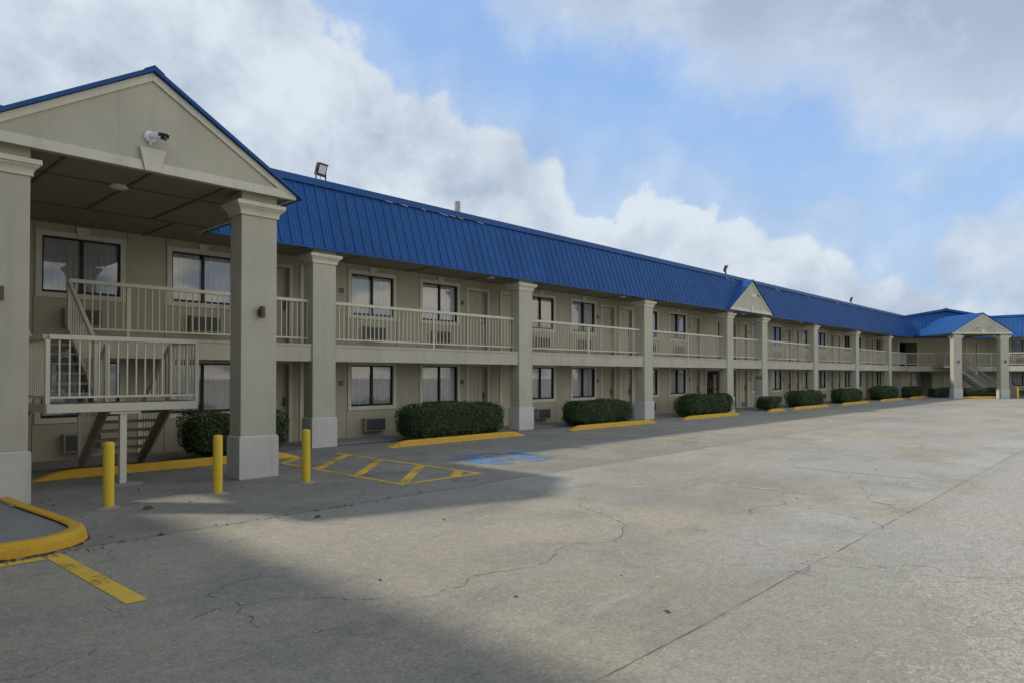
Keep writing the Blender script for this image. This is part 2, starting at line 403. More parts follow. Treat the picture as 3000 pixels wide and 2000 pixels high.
# ---- doors
DW, DH = .86, 2.0
def door_mesh():
    b = MB(); w = DW / 2
    b.box(-w, w, .106, .14, 0, DH); b.box(-w, -w + .10, .094, .106, 0, DH); b.box(w - .10, w, .094, .106, 0, DH); b.box(-.05, .05, .094, .106, .14, 1.86)
    for za, zb in ((0, .14), (.68, .80), (1.42, 1.54), (1.86, DH)): b.box(-w + .10, w - .10, .0942, .106, za, zb)
    for xa, xb in ((-w + .10, -.05), (.05, w - .10)):
        for za, zb in ((.14, .68), (.80, 1.42), (1.54, 1.86)):
            b.box(xa + .035, xb - .035, .098, .1065, za + .035, zb - .035)
    return b.mesh('door', M['door'])
def doortrim_mesh():
    b = MB(); w = DW / 2; t = .10
    b.box(-w - t, -w, -.03, 0, 0, DH + .01 + t); b.box(w, w + t, -.03, 0, 0, DH + .01 + t); b.box(-w, w, -.03, 0, DH + .01, DH + .01 + t)
    return b.mesh('door_frame', M['trim'])
def handle_mesh():
    b = MB(); x = DW / 2 - .075
    b.box(x - .03, x + .03, .078, .0938, .92, 1.16); b.cyl((x, .08, 1.0), (x, .045, 1.0), .012, 8); b.bar((x, .045, 1.0), (x - .11, .045, 1.0), .018, .022)
    b.cyl((0, .088, 1.50), (0, .0938, 1.50), .014, 8)
    return b.mesh('door_handle', M['black'])
DM, DT, DHm = door_mesh(), doortrim_mesh(), handle_mesh()
KP = MB().box(-.36, .36,   .086, .0938, .03, .27).mesh('kick_plate', M['steel'])
def door(F, cx, z, kick=False, dark=False):
    d = part('door', DM, F, local=T((cx, WY, z)))
    put('door_frame', DT, d); put('door_handle', DHm, d)
    if kick: put('kick_plate', KP, d)

# ---- through-wall air conditioners
def ac_meshes():
    b = MB(); b.box(-.35, .35, -.19, 0, 0, .37)
    g = MB(); g.box(-.32, .32, -.196, -.1905, .025, .345)
    for i in range(15): g.box(-.315, .315, -.206, -.196, .034 + i * .0207, .034 + i * .0207 + .008)
    return b.mesh('air_conditioner', M['acgrey']), g.mesh('grille', M['acgrille'])
ACB, ACG = ac_meshes()
def aircon(F, cx, z):
    o = part('air_conditioner', ACB, F, local=T((cx, WY, z)), bevel=.006); put('grille', ACG, o)

# ---- columns
def col_meshes():
    b = MB(); h, g = .352, .242
    b.box(-h, h, -g, g, 0, .70); c = [(-h, -g, .70), (h, -g, .70), (h, g, .70), (-h, g, .70)]; k, q = .318, .208
    c2 = [(-k, -q, .73), (k, -q, .73), (k, q, .73), (-k, q, .73)]
    b.add(c + c2, [(i, (i + 1) % 4, (i + 1) % 4 + 4, i + 4) for i in range(4)] + [(4, 5, 6, 7)])
    base = b.mesh('column_base', M['plinth'])
    shaft = MB().box(-.317, .317, -.207, .207, .73, 4.84).mesh('column', M['stucco'])
    prof = [(.319, 4.455), (.345, 4.455), (.345, 4.485), (.349, 4.51), (.362, 4.54), (.383, 4.565), (.402, 4.58), (.402, 4.60), (.43, 4.605), (.43, 4.675), (.319, 4.69)]
    b = MB(); vs = []
    for q, z in prof: p = q - .11; vs += [(-q, -p, z), (q, -p, z), (q, p, z), (-q, p, z)]
    fs = []
    for i in range(len(prof) - 1): fs += [(4 * i + j, 4 * i + (j + 1) % 4, 4 * i + 4 + (j + 1) % 4, 4 * i + 4 + j) for j in range(4)]
    cap = b.add(vs, fs).mesh('capital', M['trim'])
    return base, shaft, cap
CB, CS, CC = col_meshes()
def column(F, x, y):
    o = part('column', CS, F, local=T((x, y, 0)), bevel=.008)
    put('column_base', CB, o, bevel=.01); put('capital', CC, o, bevel=.004)

# ---- balcony railings
def railing(F, x0, x1, y=.30, posts=()):
    b = MB(); z0, z1 = ZF + .125, 3.575
    b.box(x0, x1, y - .05, y + .045, z1 - .07, z1); b.box(x0, x1, y - .018, y + .018, z0, z0 + .035)
    n = max(1, round((x1 - x0) / .135))
    for i in range(1, n):
        x = x0 + (x1 - x0) * i / n + random.uniform(-.004, .004); t = random.uniform(-.003, .003)
        b.bar((x, y, z0 + .035), (x + t, y, z1 - .07), .022, .022, up=(0, 1, 0))
    o = part('railing', b.mesh('railing', M['rail']), F)
    p = MB()
    for x in posts: p.box(x - .026, x + .026, y - .0185, y + .0185, ZF - .03, z0 - .0005); p.box(x - .026, x + .026, y - .0195, y + .0195, z0 + .0355, z1 - .0705)
    for x in (x0, x1): p.box(x - .02, x + .02, y - .0195, y + .0195, ZF - .02, z1 - .0705)
    put('railing_post', p.mesh('railing_post', M['rail']), o)

def slab(F, x0, x1, mx0=0, mx1=0):
    """walkway slab: front beam with a thin screed lip and the deck behind it"""
    b = MB(); b.box(x0, x1, .08, .34, ZS, ZF - .07); b.box(x0 - .001, x1 + .001, .065, .5, ZF - .07, ZF)
    return b, x0, x1

def poly_sheet(pts): return MB().add(pts, [tuple(range(len(pts)))])

# ---- mansard roof
A_ = (-EY, ZE); B_ = (.40, 6.44)
def mansard(F, x0, x1, k0, k1, rib0=None, peak=None, gap=None, spacing=.2875):
    """sloping ribbed skirt. k0/k1: mitre (dx per metre of depth) at both ends"""
    du = np.array((B_[0] - A_[0], B_[1] - A_[1])); Ls = np.linalg.norm(du); du /= Ls; nrm = np.array((-du[1], du[0]))
    def P(x, s, h=0.): return (x, A_[0] + du[0] * s + nrm[0] * h, A_[1] + du[1] * s + nrm[1] * h)
    b = MB()
    xe0 = lambda y: x0 + k0 * (y + EY); xe1 = lambda y: x1 + k1 * (y + EY)
    ya, yb = A_[0], B_[0]
    if gap is None: b.quad(P(xe0(ya), 0), P(xe1(ya), 0), P(xe1(yb), Ls), P(xe0(yb), Ls))
    else:
        b.quad(P(x0, 0), P(gap[0], 0), P(gap[0], Ls), P(x0, Ls)); b.quad(P(gap[0], .12), P(gap[1], .12), P(gap[1], Ls), P(gap[0], Ls)); b.quad(P(gap[1], 0), P(xe1(ya), 0), P(xe1(yb), Ls), P(gap[1], Ls))
    if peak is not None:
        xp, zp = peak; sp = (zp - .16 - A_[1]) / du[1]
        b.add([P(xe0(yb), Ls), P(xe1(yb), Ls), P(xp, sp)], [(0, 1, 2)])
        b.add([(P(xe0(yb), Ls)[0], 2.2, B_[1]), (P(xe1(yb), Ls)[0], 2.2, B_[1]), P(xp, sp), ], [(0, 2, 1)])
    # drip edge
    for xa, xb in (((xe0(ya), xe1(ya)),) if gap is None else ((xe0(ya), gap[0]), (gap[1], xe1(ya)))): b.box(xa, xb, -EY - .012, -EY + .03, ZE - .035, ZE + .012)
    x = (rib0 if rib0 is not None else x0 + .15)
    while x < max(x1, xe1(yb)) - .05:
        s0, s1 = .02, Ls
        if gap and gap[0] < x < gap[1]: s0 = .13
        if x < max(xe0(ya), xe0(yb)) + .03 or x > min(xe1(ya), xe1(yb)) - .03:
            x += spacing; continue
        if peak is not None: s1 = Ls + max(0., (zp - 6.6) * (1 - abs(x - xp) / (x1 - x0) * 2))
        h = .030
        q = [(-.030, 0), (.030, 0), (.014, h), (-.014, h)]
        vs = [P(x + dx, s0, hh) for dx, hh in q] + [P(x + dx, s1, hh) for dx, hh in q]
        b.add(vs, [(0, 1, 2, 3), (7, 6, 5, 4), (0, 4, 5, 1), (1, 5, 6, 2), (2, 6, 7, 3), (3, 7, 4, 0)])
        for xx in (x + spacing * .36, x + spacing * .64):
            q2 = [(-.012, 0), (.012, 0), (.006, .007), (-.006, .007)]
            vs = [P(xx + dx, s0, hh) for dx, hh in q2] + [P(xx + dx, s1, hh) for dx, hh in q2]
            b.add(vs, [(0, 1, 2, 3), (0, 4, 5, 1), (1, 5, 6, 2), (2, 6, 7, 3), (3, 7, 4, 0)])
        x += spacing
    o = part('roof', b.mesh('roof', M['roof']), F)
    c = MB()
    pr = [(.335, 6.425), (.335, 6.59), (.36, ZT), (.58, ZT), (.58, 6.425)]
    def capseg(xa, xb, za, zb):
        vs = [(xa, y, z + za) for y, z in pr] + [(xb, y, z + zb) for y, z in pr]
        c.add(vs, [(i, (i + 1) % 5, (i + 1) % 5 + 5, i + 5) for i in range(5)] + [(4, 3, 2, 1, 0), (5, 6, 7, 8, 9)])
    xa, xb = xe0(.38), xe1(.38)
    if peak is None: capseg(xa, xb, 0, 0)
    else:
        pr = [(.335, 6.425), (.335, 6.59), (.36, ZT), (.72, ZT), (.72, 6.425)]
        capseg(xa, xp, 0, zp - ZT); capseg(xp, xb, zp - ZT, 0)
        c.prism([(xp - .12, .30, zp - .04), (xp + .12, .30, zp - .04), (xp, .30, zp + .035)], (0, .44, 0))
    put('roof_cap', c.mesh('roof_cap', M['roof']), o)
    return o

# ---- gabled portico
def portico(F, cx, yf, yb, hw=2.37, col_y=None):
    z0, za = 4.81, 6.31; m = (za - 4.87) / 2.37; za = 4.87 + m * hw
    L = T((cx, yf, 0))
    # ribbed roof: two slopes
    b = MB(); e = hw + .09; ov = .07; dep = yb - yf
    for sgn in (-1, 1):
        lo = (sgn * e, za + .008 - m * e); hi = (0, za + .008)
        pts = [(lo[0], -ov, lo[1]), (hi[0], -ov, hi[1]), (hi[0], -ov, hi[1] + .062), (lo[0], -ov, lo[1] + .062)]
        b.prism(pts, (0, dep + ov, 0))
        n = int(dep / .2875)
        nx, nz = sgn * m / math.hypot(m, 1), 1 / math.hypot(m, 1)
        for i in range(n):
            y = .12 + i * .2875
            vs = []
            for dy, h in ((-.025, 0), (.025, 0), (.012, .028), (-.012, .028)):
                vs.append((lo[0] + nx * h, y + dy, lo[1] + .0625 + nz * h))
            for dy, h in ((-.025, 0), (.025, 0), (.012, .028), (-.012, .028)):
                vs.append((0 + nx * h, y + dy, hi[1] + .0625 + nz * h))
            b.add(vs, [(0, 1, 2, 3), (7, 6, 5, 4), (0, 4, 5, 1), (1, 5, 6, 2), (2, 6, 7, 3), (3, 7, 4, 0)])
    zr = za + .060
    b.prism([(-.14, -ov - .005, zr - .075), (.0, -ov - .005, zr + .012), (.14, -ov - .005, zr - .075), (.14, -ov - .005, zr - .06), (0, -ov - .005, zr + .03), (-.14, -ov - .005, zr - .06)], (0, dep + ov, 0))
    roof = part('portico_roof', b.mesh('portico_roof', M['roof']), F, local=L)
    # gable face
    g = MB().prism([(-hw + .08, .03, z0 + .02), (hw - .08, .03, z0 + .02), (hw - .08, .03, 4.87), (0, .03, za - .05), (-hw + .08, .03, 4.87)], (0, .16, 0))
    face = part('gable', g.mesh('gable', M['stucco']), F, local=L)
    t = MB(); kt, kb = .187, .108
    t.prism([(-hw, 0, z0), (-kb - .004, 0, z0), (-.15, 0, 4.955), (-hw + .335 * 1, 0, 4.955), (-hw, 0, 4.87)], (0, .032, 0))
    t.prism([(hw, 0, z0), (hw, 0, 4.87), (hw - .335, 0, 4.955), (.15, 0, 4.955), (kb + .004, 0, z0)], (0, .032, 0))
    for sgn in (-1, 1):
        pts = [(sgn * hw, -.0025, 4.872), (0, -.0025, za), (0, -.0025, za - .125), (sgn * (hw - .34), -.0025, 4.957)]
        t.prism(pts if sgn > 0 else pts[::-1], (0, .033, 0))
    t.prism([(-kb, -.03, z0 - .004), (kb, -.03, z0 - .004), (kt, -.03, 5.15), (-kt, -.03, 5.15)], (0, .075, 0))
    t.box(-hw, -hw + .05, .034, dep, z0 + .003, 4.868); t.box(hw - .05, hw, .034, dep, z0 + .003, 4.868)
    put('gable_trim', t.mesh('gable_trim', M['trim']), face, bevel=.004)
    return L

# ======================================================================= WING A (long wing)
colsA = [9.02, 16.34, 23.65, 30.84, 34.78, 42.07, 49.81, 57.64]
winA = [4.26, 6.77, 11.56, 14.10, 18.93, 21.48, 26.20, 28.73, 37.59, 40.15, 45.05, 47.62, 52.67, 55.35, 60.42]
doorA = [1.20, 2.50, 8.53, 9.80, 15.75, 17.31, 23.13, 24.45, 30.44, 35.77, 41.93, 43.24, 49.50, 50.92, 57.28, 58.70, 62.9]
XA0, XA1 = -1.0, VX
holes = []
for x in winA:
    for z in (3.43, .88): holes.append((x - GW / 2, x + GW / 2, z, z + GH, .22))
for x in doorA:
    if x < 62:
        holes.append((x - DW / 2, x + DW / 2, ZF, ZF + DH + .01, .14)); holes.append((x - DW / 2, x + DW / 2, .025, .025 + DH + .01, .14))
    else: holes.append((x - DW / 2, x + DW / 2, ZF, ZF + DH + .01, .14))
AL = (31.50, 34.80)
holes.append((AL[0], AL[1], .025, 1.98, 2.6)); holes.append((32.70, 34.80, ZF, 4.50, 2.2))
WX1 = VX + (WY + EY) * TAN
wall = part('wall', wall_mesh(XA0, WX1, 0, ZC, WY, holes, [x + d for x in winA for d in (-.86, .86)]), FA)
t = MB()
for xa, xb, za, zb in ((AL[0], AL[1], .025, 1.98), (32.70, 34.80, ZF, 4.50)):
    t.box(xa - .11, xa, WY - .035, WY, za, zb + .1); t.box(xb, xb + .11, WY - .035, WY, za, zb + .1); t.box(xa, xb, WY - .035, WY, zb, zb + .1)
put('opening_trim', t.mesh('opening_trim', M['trim']), wall)
cuA = [0, 1, 1, 0, 1, 2, 3, 1, 0, 3, 2, 0, 4, 1, 3]; cuL = [0, 1, 0, 5, 1, 6, 3, 2, 0, 2, 1, 5, 3, 0, 2]
for i, x in enumerate(winA):
    window(FA, x, 3.43, True, cuA[i]); window(FA, x, .88, False, cuL[i])
    aircon(FA, x, 2.75)
    if i not in (8,): aircon(FA, x, .175)
for i, x in enumerate(doorA):
    door(FA, x, ZF)
    if x < 62: door(FA, x, .025, kick=(abs(x - 35.77) < .1))
for x in colsA: column(FA, x, .24)
# slab, fascia and railings bay by bay
sl = MB()
edges = [XA0] + colsA
for i in range(len(colsA) + 1):
    xa = XA0 if i == 0 else colsA[i - 1] + .319
    xb = colsA[i] - .319 if i < len(colsA) else VX + (.08 + EY) * TAN
    sl.box(xa, xb, .08, .33, ZS, ZF - .065); sl.box(xa, xb, .068, .331, ZF - .065, ZF - .002)
part('balcony_beam', sl.mesh('balcony_beam', M['slabface']), FA, bevel=.006)
y0, y1 = .33, WY + .02
dk = poly_sheet([(XA0, y0, ZF), (VX + (y0 + EY) * TAN, y0, ZF), (VX + (y1 + EY) * TAN, y1, ZF), (XA0, y1, ZF)])
dk.add([(XA0, y0, ZS + .1), (XA0, y1, ZS + .1), (VX + (y1 + EY) * TAN, y1, ZS + .1), (VX + (y0 + EY) * TAN, y0, ZS + .1)], [(0, 1, 2, 3)])
part('balcony_deck', dk.mesh('balcony_deck', M['walk']), FA)
railing(FA, 3.68, colsA[0] - .317, posts=(4.72,))
railing(FA, XA0, 2.72)
for i in range(len(colsA)):
    xa = colsA[i] + .317; xb = colsA[i + 1] - .317 if i + 1 < len(colsA) else VX + (.30 + EY) * TAN - .03
    railing(FA, xa, xb, posts=((xa + xb) / 2 + .02,) if xb - xa > 4.5 else ())
# soffit
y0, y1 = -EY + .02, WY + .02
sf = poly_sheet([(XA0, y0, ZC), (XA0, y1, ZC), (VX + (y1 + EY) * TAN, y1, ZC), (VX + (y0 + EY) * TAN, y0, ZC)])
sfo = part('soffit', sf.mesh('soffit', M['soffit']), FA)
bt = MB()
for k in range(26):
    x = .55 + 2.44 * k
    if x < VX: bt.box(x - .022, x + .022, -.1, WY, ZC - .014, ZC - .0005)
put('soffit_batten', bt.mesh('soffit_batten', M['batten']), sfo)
mroof = mansard(FA, XA0, VX, 0, TAN, rib0=XA0 + .10 + .063, gap=(1.42, 6.12))
# bent strips of flashing peeling out under the cap
fl = MB()
for x, w, dz in ((11.0, .26, .0), (11.55, .22, -.01), (12.25, .16, 0), (12.95, .30, -.02), (13.3, .24, 0.0), (13.65, .2, -.01), (14.45, .26, -.03)):
    fl.prism([(x, .318, 6.415 + dz * .3), (x + w, .305, 6.395 + dz), (x + w, .30, 6.42 + dz), (x, .314, 6.43)], (0, .006, 0))
for x, w in ((31.0, .3), (31.6, .2), (36.9, .35), (41.4, .2), (46.6, .25)):
    fl.prism([(x, .318, 6.40), (x + w, .26, 6.30), (x + w, .26, 6.33), (x, .318, 6.425)], (0, .006, 0))
put('bent_flashing', fl.mesh('bent_flashing', M['flash']), mroof)
# roof deck and rear of the whole building (blocks the low sun)
bx = MB()
a0 = FA @ Vector((XA0, .5, 6.42)); a1 = FA @ Vector((VX + (.5 + EY) * TAN, .5, 6.42))
c1 = FC @ Vector((LC + (.5 + EY) * TAN, .5, 6.42)); e1 = FB @ Vector((30, .5, 6.42))
e2 = FB @ Vector((30, 11, 6.42)); c2 = FC @ Vector((LC + (11 + EY) * TAN, 11, 6.42)); a2 = FA @ Vector((VX + (11 + EY) * TAN, 11, 6.42)); a3 = FA @ Vector((XA0, 11, 6.42))
bx.add([a0, a1, a2, a3], [(0, 1, 2, 3)]); bx.add([a1, c1, c2, a2], [(0, 1, 2, 3)]); bx.add([c1, e1, e2, c2], [(0, 1, 2, 3)])
for p, q in ((a3, a2), (a2, c2), (c2, e2), (e2, e1), (a0, a3)):
    bx.quad((p.x, p.y, 0), (q.x, q.y, 0), (q.x, q.y, p.z), (p.x, p.y, p.z))
put('roof_deck', bx.mesh('roof_deck', M['deck']), motel, INV)

# near portico and the small gable half-way along
portico(FA, 3.77, -3.75, .33)
column(FA, 1.96, -3.36); column(FA, 5.56, -3.36)
pc = MB().box(3.77 - 2.33, 3.77 + 2.33, -3.56, -EY + .02, ZC, ZC + .05)
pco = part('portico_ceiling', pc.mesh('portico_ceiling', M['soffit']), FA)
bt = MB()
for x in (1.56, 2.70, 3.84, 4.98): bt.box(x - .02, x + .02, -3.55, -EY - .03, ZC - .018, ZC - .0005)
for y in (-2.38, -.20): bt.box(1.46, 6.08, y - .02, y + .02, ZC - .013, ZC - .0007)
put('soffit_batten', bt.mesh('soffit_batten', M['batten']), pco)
portico(FA, 32.66, -.24, .34, hw=2.43)
# underside of the small gable
part('gable_soffit', MB().box(30.3, 35.0, -.2, -EY - .01, ZC - .02, ZC + .02).mesh('gable_soffit', M['soffit']), FA)

# ======================================================================= DIAGONAL WING
WC0, WC1 = -(WY + EY) * TAN, LC + (WY + EY) * TAN
hC = [(.10, 1.62, ZF, 4.52, 1.8), (1.55, 2.9, .025, 2.0, 1.5)]
dC = [4.95, 6.35]; dCl = [.75, 4.4, 6.3]
for x in dC: hC.append((x - DW / 2, x + DW / 2, ZF, ZF + DH + .01, .14))
for x in dCl: hC.append((x - DW / 2, x + DW / 2, .025, .025 + DH + .01, .14))
wall = part('wall', wall_mesh(WC0, WC1, 0, ZC, WY, hC), FC)
t = MB(); t.box(-.01, .10, WY - .035, WY, ZF, 4.62); t.box(1.62, 1.73, WY - .035, WY, ZF, 4.62); t.box(.10, 1.62, WY - .035, WY, 4.52, 4.62)
put('opening_trim', t.mesh('opening_trim', M['trim']), wall)
part('painted_dark_depth', MB().box(.11, 1.61, WY + 1.70, WY + 1.79, ZF + .01, 4.51).mesh('painted_dark_depth', M['dark']), FC)  # near-black panel, painted darkness for the unlit depth of the opening
for x in dC: door(FC, x, ZF)
for x in dCl: door(FC, x, .025)
def mitred(y, z): return (-(y + EY) * TAN, y, z), (LC + (y + EY) * TAN, y, z)
p0, p1 = mitred(.08, ZS); q0, q1 = mitred(.33, ZS)
part('balcony_beam', MB().prism([p0, p1, q1, q0], (0, 0, ZF - ZS - .002)).mesh('balcony_beam', M['slabface']), FC)
p0, p1 = mitred(.33, ZF); q0, q1 = mitred(WY + .02, ZF)
d = MB().add([p0, p1, q1, q0], [(0, 1, 2, 3)]); d.add([(p[0], p[1], ZS + .1) for p in (p0, q0, q1, p1)], [(0, 1, 2, 3)])
part('balcony_deck', d.mesh('balcony_deck', M['walk']), FC)
railing(FC, -.17, 2.2); railing(FC, 3.1, LC + .17, posts=(5.2,))
p0, p1 = mitred(-EY + .02, ZC); q0, q1 = mitred(WY + .02, ZC)
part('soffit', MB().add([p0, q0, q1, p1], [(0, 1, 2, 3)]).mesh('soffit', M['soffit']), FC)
mansard(FC, 0, LC, -TAN, TAN, peak=(LC / 2 - .1, 7.20))
PCX, PYF = 2.60, -4.75
portico(FC, PCX, PYF, .33)
column(FC, PCX - 1.80, PYF + .39); column(FC, PCX + 1.80, PYF + .39)
part('portico_ceiling', MB().box(PCX - 2.33, PCX + 2.33, PYF + .19, -EY - .02, ZC, ZC + .05).mesh('portico_ceiling', M['soffit']), FC)

# ======================================================================= RIGHT WING
winB = [1.72, 4.2, 9.0, 11.5, 16.3, 18.8]; doorB = [6.0, 7.3, 13.3, 14.6]
hB = []
for x in winB:
    for z in (3.43, .88): hB.append((x - GW / 2, x + GW / 2, z, z + GH, .22))
for x in doorB:
    for z in (ZF, .025): hB.append((x - DW / 2, x + DW / 2, z, z + DH + .01, .14))
part('wall', wall_mesh(-(WY + EY) * TAN, 30, 0, ZC, WY, hB, [x + d for x in winB for d in (-.86, .86)]), FB)
for i, x in enumerate(winB):
    window(FB, x, 3.43, True, i % 3); window(FB, x, .88, False, (i + 1) % 3); aircon(FB, x, 2.75); aircon(FB, x, .175)
for x in doorB:
    door(FB, x, ZF); door(FB, x, .025)
colsB = [5.0, 12.3, 19.6, 26.9]
for x in colsB: column(FB, x, .24)
s = MB()
ed = [-(.08 + EY) * TAN] + [x for c in colsB for x in (c - .319, c + .319)] + [30]
for i in range(0, len(ed), 2): s.box(ed[i], ed[i + 1], .08, .33, ZS, ZF - .002)
part('balcony_beam', s.mesh('balcony_beam', M['slabface']), FB)
d = MB(); k = lambda y: -(y + EY) * TAN
d.quad((k(.33), .33, ZF), (30, .33, ZF), (30, WY + .02, ZF), (k(WY), WY + .02, ZF)); d.quad((k(.33), .33, ZS + .1), (k(WY), WY + .02, ZS + .1), (30, WY + .02, ZS + .1), (30, .33, ZS + .1))
part('balcony_deck', d.mesh('balcony_deck', M['walk']), FB)
ed[0] = -.17
for i in range(0, len(ed), 2): railing(FB, ed[i], ed[i + 1], posts=((ed[i] + ed[i + 1]) / 2,))
part('soffit', MB().quad((k(-EY), -EY + .02, ZC), (k(WY), WY + .02, ZC), (30, WY + .02, ZC), (30, -EY + .02, ZC)).mesh('soffit', M['soffit']), FB)
mansard(FB, 0, 30, -TAN, 0)

# ======================================================================= OFFICE BLOCK left of the picture (its roof edge shades the near ground)
off = thing('office_block', 'tall tan office block with blue parapet standing at the left end of the motel', 'building', T((-7.2, .5, 0)))
OX0, OX1, OY0, OY1 = -5., 5., -14.5, 16.2
put('wall', MB().box(OX0, OX1, OY0, OY1, 0, 8.3).mesh('wall', M['stucco']), off)
put('roof', MB().box(OX0 - .05, OX1 + .05, OY0 - .05, OY1 + .05, 8.3, 9.0).mesh('roof', M['roof']), off)
for i in range(7):
    for z in (1.0, 4.6):
        o = put('window', TR[False], off, T((OX1, -12 + i * 3.6, z)) @ RZ(90)); put('window_frame', FR, o, T((0, -.045, 0)))
        put('pane', MB().box(-.68, .68, -.02, -.015, .04, 1.1).mesh('pane', M['acgrille']), o)

# ======================================================================= SETTING
g = MB(); S = 260
structure('ground', MB().quad((-S, -S, 0), (S, -S, 0), (S, S, 0), (-S, S, 0)).mesh('ground', M['ground']))
wk = MB()
wk.add([(XA0, 14.86, .012), (VX + .1, 14.86, .012), (VX + 1.2, 16.45, .012), (XA0, 16.45, .012)], [(0, 1, 2, 3)])
structure('walkway', wk.mesh('walkway', M['walk']))

def wander(pts, seed, amp=.16, depth=5):
    r = random.Random(seed)
    for _ in range(depth):
        q = [pts[0]]
        for (xa, ya), (xb, yb) in zip(pts[:-1], pts[1:]):
            L = math.hypot(xb - xa, yb - ya); k = r.uniform(-amp, amp)
            if L < .05: q.append((xb, yb)); continue
            q += [((xa + xb) / 2 - (yb - ya) * k, (ya + yb) / 2 + (xb - xa) * k), (xb, yb)]
        pts = q
    return pts
def ribbon(pts, w, z, jit=0., seed=0, wvar=.5, sub=.12):
    r = random.Random(seed); P = []
    for (xa, ya), (xb, yb) in zip(pts[:-1], pts[1:]):
        L = math.hypot(xb - xa, yb - ya); n = max(1, int(L / sub))
        for i in range(n): P.append((xa + (xb - xa) * i / n, ya + (yb - ya) * i / n))
    P.append(pts[-1]); vs = []; off = 0.
    for i, (x, y) in enumerate(P):
        a = P[max(0, i - 1)]; c = P[min(len(P) - 1, i + 1)]; dx, dy = c[0] - a[0], c[1] - a[1]; l = math.hypot(dx, dy) or 1
        off = off * .8 + r.uniform(-jit, jit); ww = w * (1 + r.uniform(-wvar, wvar)) / 2
        nx, ny = -dy / l, dx / l
        vs += [(x + nx * (off + ww), y + ny * (off + ww), z), (x + nx * (off - ww), y + ny * (off - ww), z)]
    return MB().add(vs, [(2 * i, 2 * i + 1, 2 * i + 3, 2 * i + 2) for i in range(len(P) - 1)])
structure('pavement_joint', ribbon([(1.9, 7.97), (70, 7.97)], .015, .004, .004, 1, .9).mesh('pavement_joint', M['jointline']))
structure('pavement_joint', ribbon([(-2, 2.36), (70, 2.22)], .006, .004, .004, 2, .9).mesh('pavement_joint', M['jointline']))
structure('pavement_joint', ribbon([(-2, 14.84), (VX, 14.84)], .02, .0155, .003, 3, .9).mesh('pavement_joint', M['jointline']))
cracks = [
    ([(2.0, 5.05), (2.7, 5.02), (3.05, 4.55), (3.6, 4.2), (4.2, 4.35), (4.7, 4.15), (5.5, 4.45), (6.0, 4.15), (6.9, 4.75), (7.3, 5.6), (7.9, 6.0)], .012, .03),
    ([(2.35, 5.55), (2.42, 5.2), (2.30, 4.95), (2.28, 4.55)], .012, .03), ([(2.35, 5.55), (3.2, 5.6)], .010, .02),
    ([(2.1, 7.5), (2.35, 7.0), (2.45, 6.7)], .008, .02),
    ([(8.6, 2.3), (9.2, 3.1), (9.3, 3.7), (8.9, 3.9), (8.4, 3.75)], .014, .03), ([(9.3, 3.7), (10.4, 4.0), (11.3, 4.6)], .010, .03),
    ([(9.8, 2.3), (11.6, 3.4), (13.4, 3.9)], .010, .03), ([(6.6, 2.35), (7.0, 1.3), (7.8, .7)], .009, .03),
    ([(13.2, 2.3), (12.6, 1.4), (13.4, .3)], .012, .04), ([(5.2, 3.6), (5.9, 3.2), (6.4, 2.4)], .007, .02),
    ([(14, 6.5), (15.6, 5.2), (18, 5.5), (20, 4.4)], .012, .04), ([(18, 3.6), (21, 5.0), (25, 5.2)], .014, .05), ([(22, 7.9), (24, 6.2), (30, 6.6)], .014, .05),
    ([(29, 3.), (34, 4.2), (40, 3.8)], .018, .06)]
for i, (p, w, j) in enumerate(cracks):
    structure('pavement_crack', ribbon(wander(p, i), w * .46, .0045 + .0002 * i, .002, 20 + i, .97, .03).mesh('pavement_crack', M['crack']))

# painted markings
def strip(name, a, b, w, mat, z=.004):
    a = np.array(a, float); b = np.array(b, float); d = (b - a) / np.linalg.norm(b - a); n = np.array((-d[1], d[0])) * w / 2
    q = [a + n, b + n, b - n, a - n]
    return structure(name, MB().add([(p[0], p[1], z) for p in q][::-1], [(0, 1, 2, 3)]).mesh(name, mat))
strip('parking_line', (1.81, 7.85), (1.885, 5.75), .155, M['paint'])
strip('parking_line', (.2, 7.76), (1.72, 7.76), .13, M['paint'])
hx0, hx1, hy0, hy1 = 6.80, 8.52, 8.83, 13.45
strip('hatched_zone_line', (hx0, hy0 - .05), (hx0, 12.75), .11, M['paint'], .004)
strip('hatched_zone_line', (hx1, hy0 - .05), (hx1, 13.45), .11, M['paint'], .004)
strip('hatched_zone_line', (hx0 + .056, hy0), (hx1 - .056, hy0), .11, M['paint'], .004)
for a, b_ in (((6.856, 8.886), (8.46, 10.40)), ((6.856, 10.16), (8.46, 11.72)), ((6.856, 11.45), (8.46, 12.95)), ((7.98, 8.886), (8.46, 9.30)), ((6.856, 12.68), (7.55, 13.35))):
    strip('hatched_zone_line', a, b_, .17, M['paint'], .0045)
for x, y0_, m in ((11.35, 13.4, 'paintold'), (14.10, 13.4, 'paintold'), (16.9, 13.4, 'paintthin'), (19.72, 13.4, 'paintthin'), (22.35, 13.4, 'paintthin'), (25.02, 13.4, 'paintthin'), (27.75, 13.4, 'paintthin'),
                  (30.5, 13.4, 'paintthin'), (33.3, 13.2, 'paintthin'), (36.1, 13.3, 'paintthin'), (38.9, 13.3, 'paintthin'), (41.7, 13.3, 'paintthin'), (44.5, 13.3, 'paintthin'), (47.3, 13.3, 'paintthin')):
    strip('parking_line', (x, y0_), (x - .15, 8.5), .11, M[m])
for x in (10.4, 13.2, 16.0): strip('parking_line', (x, 5.1), (x - .1, 2.6), .10, M['paintold'])
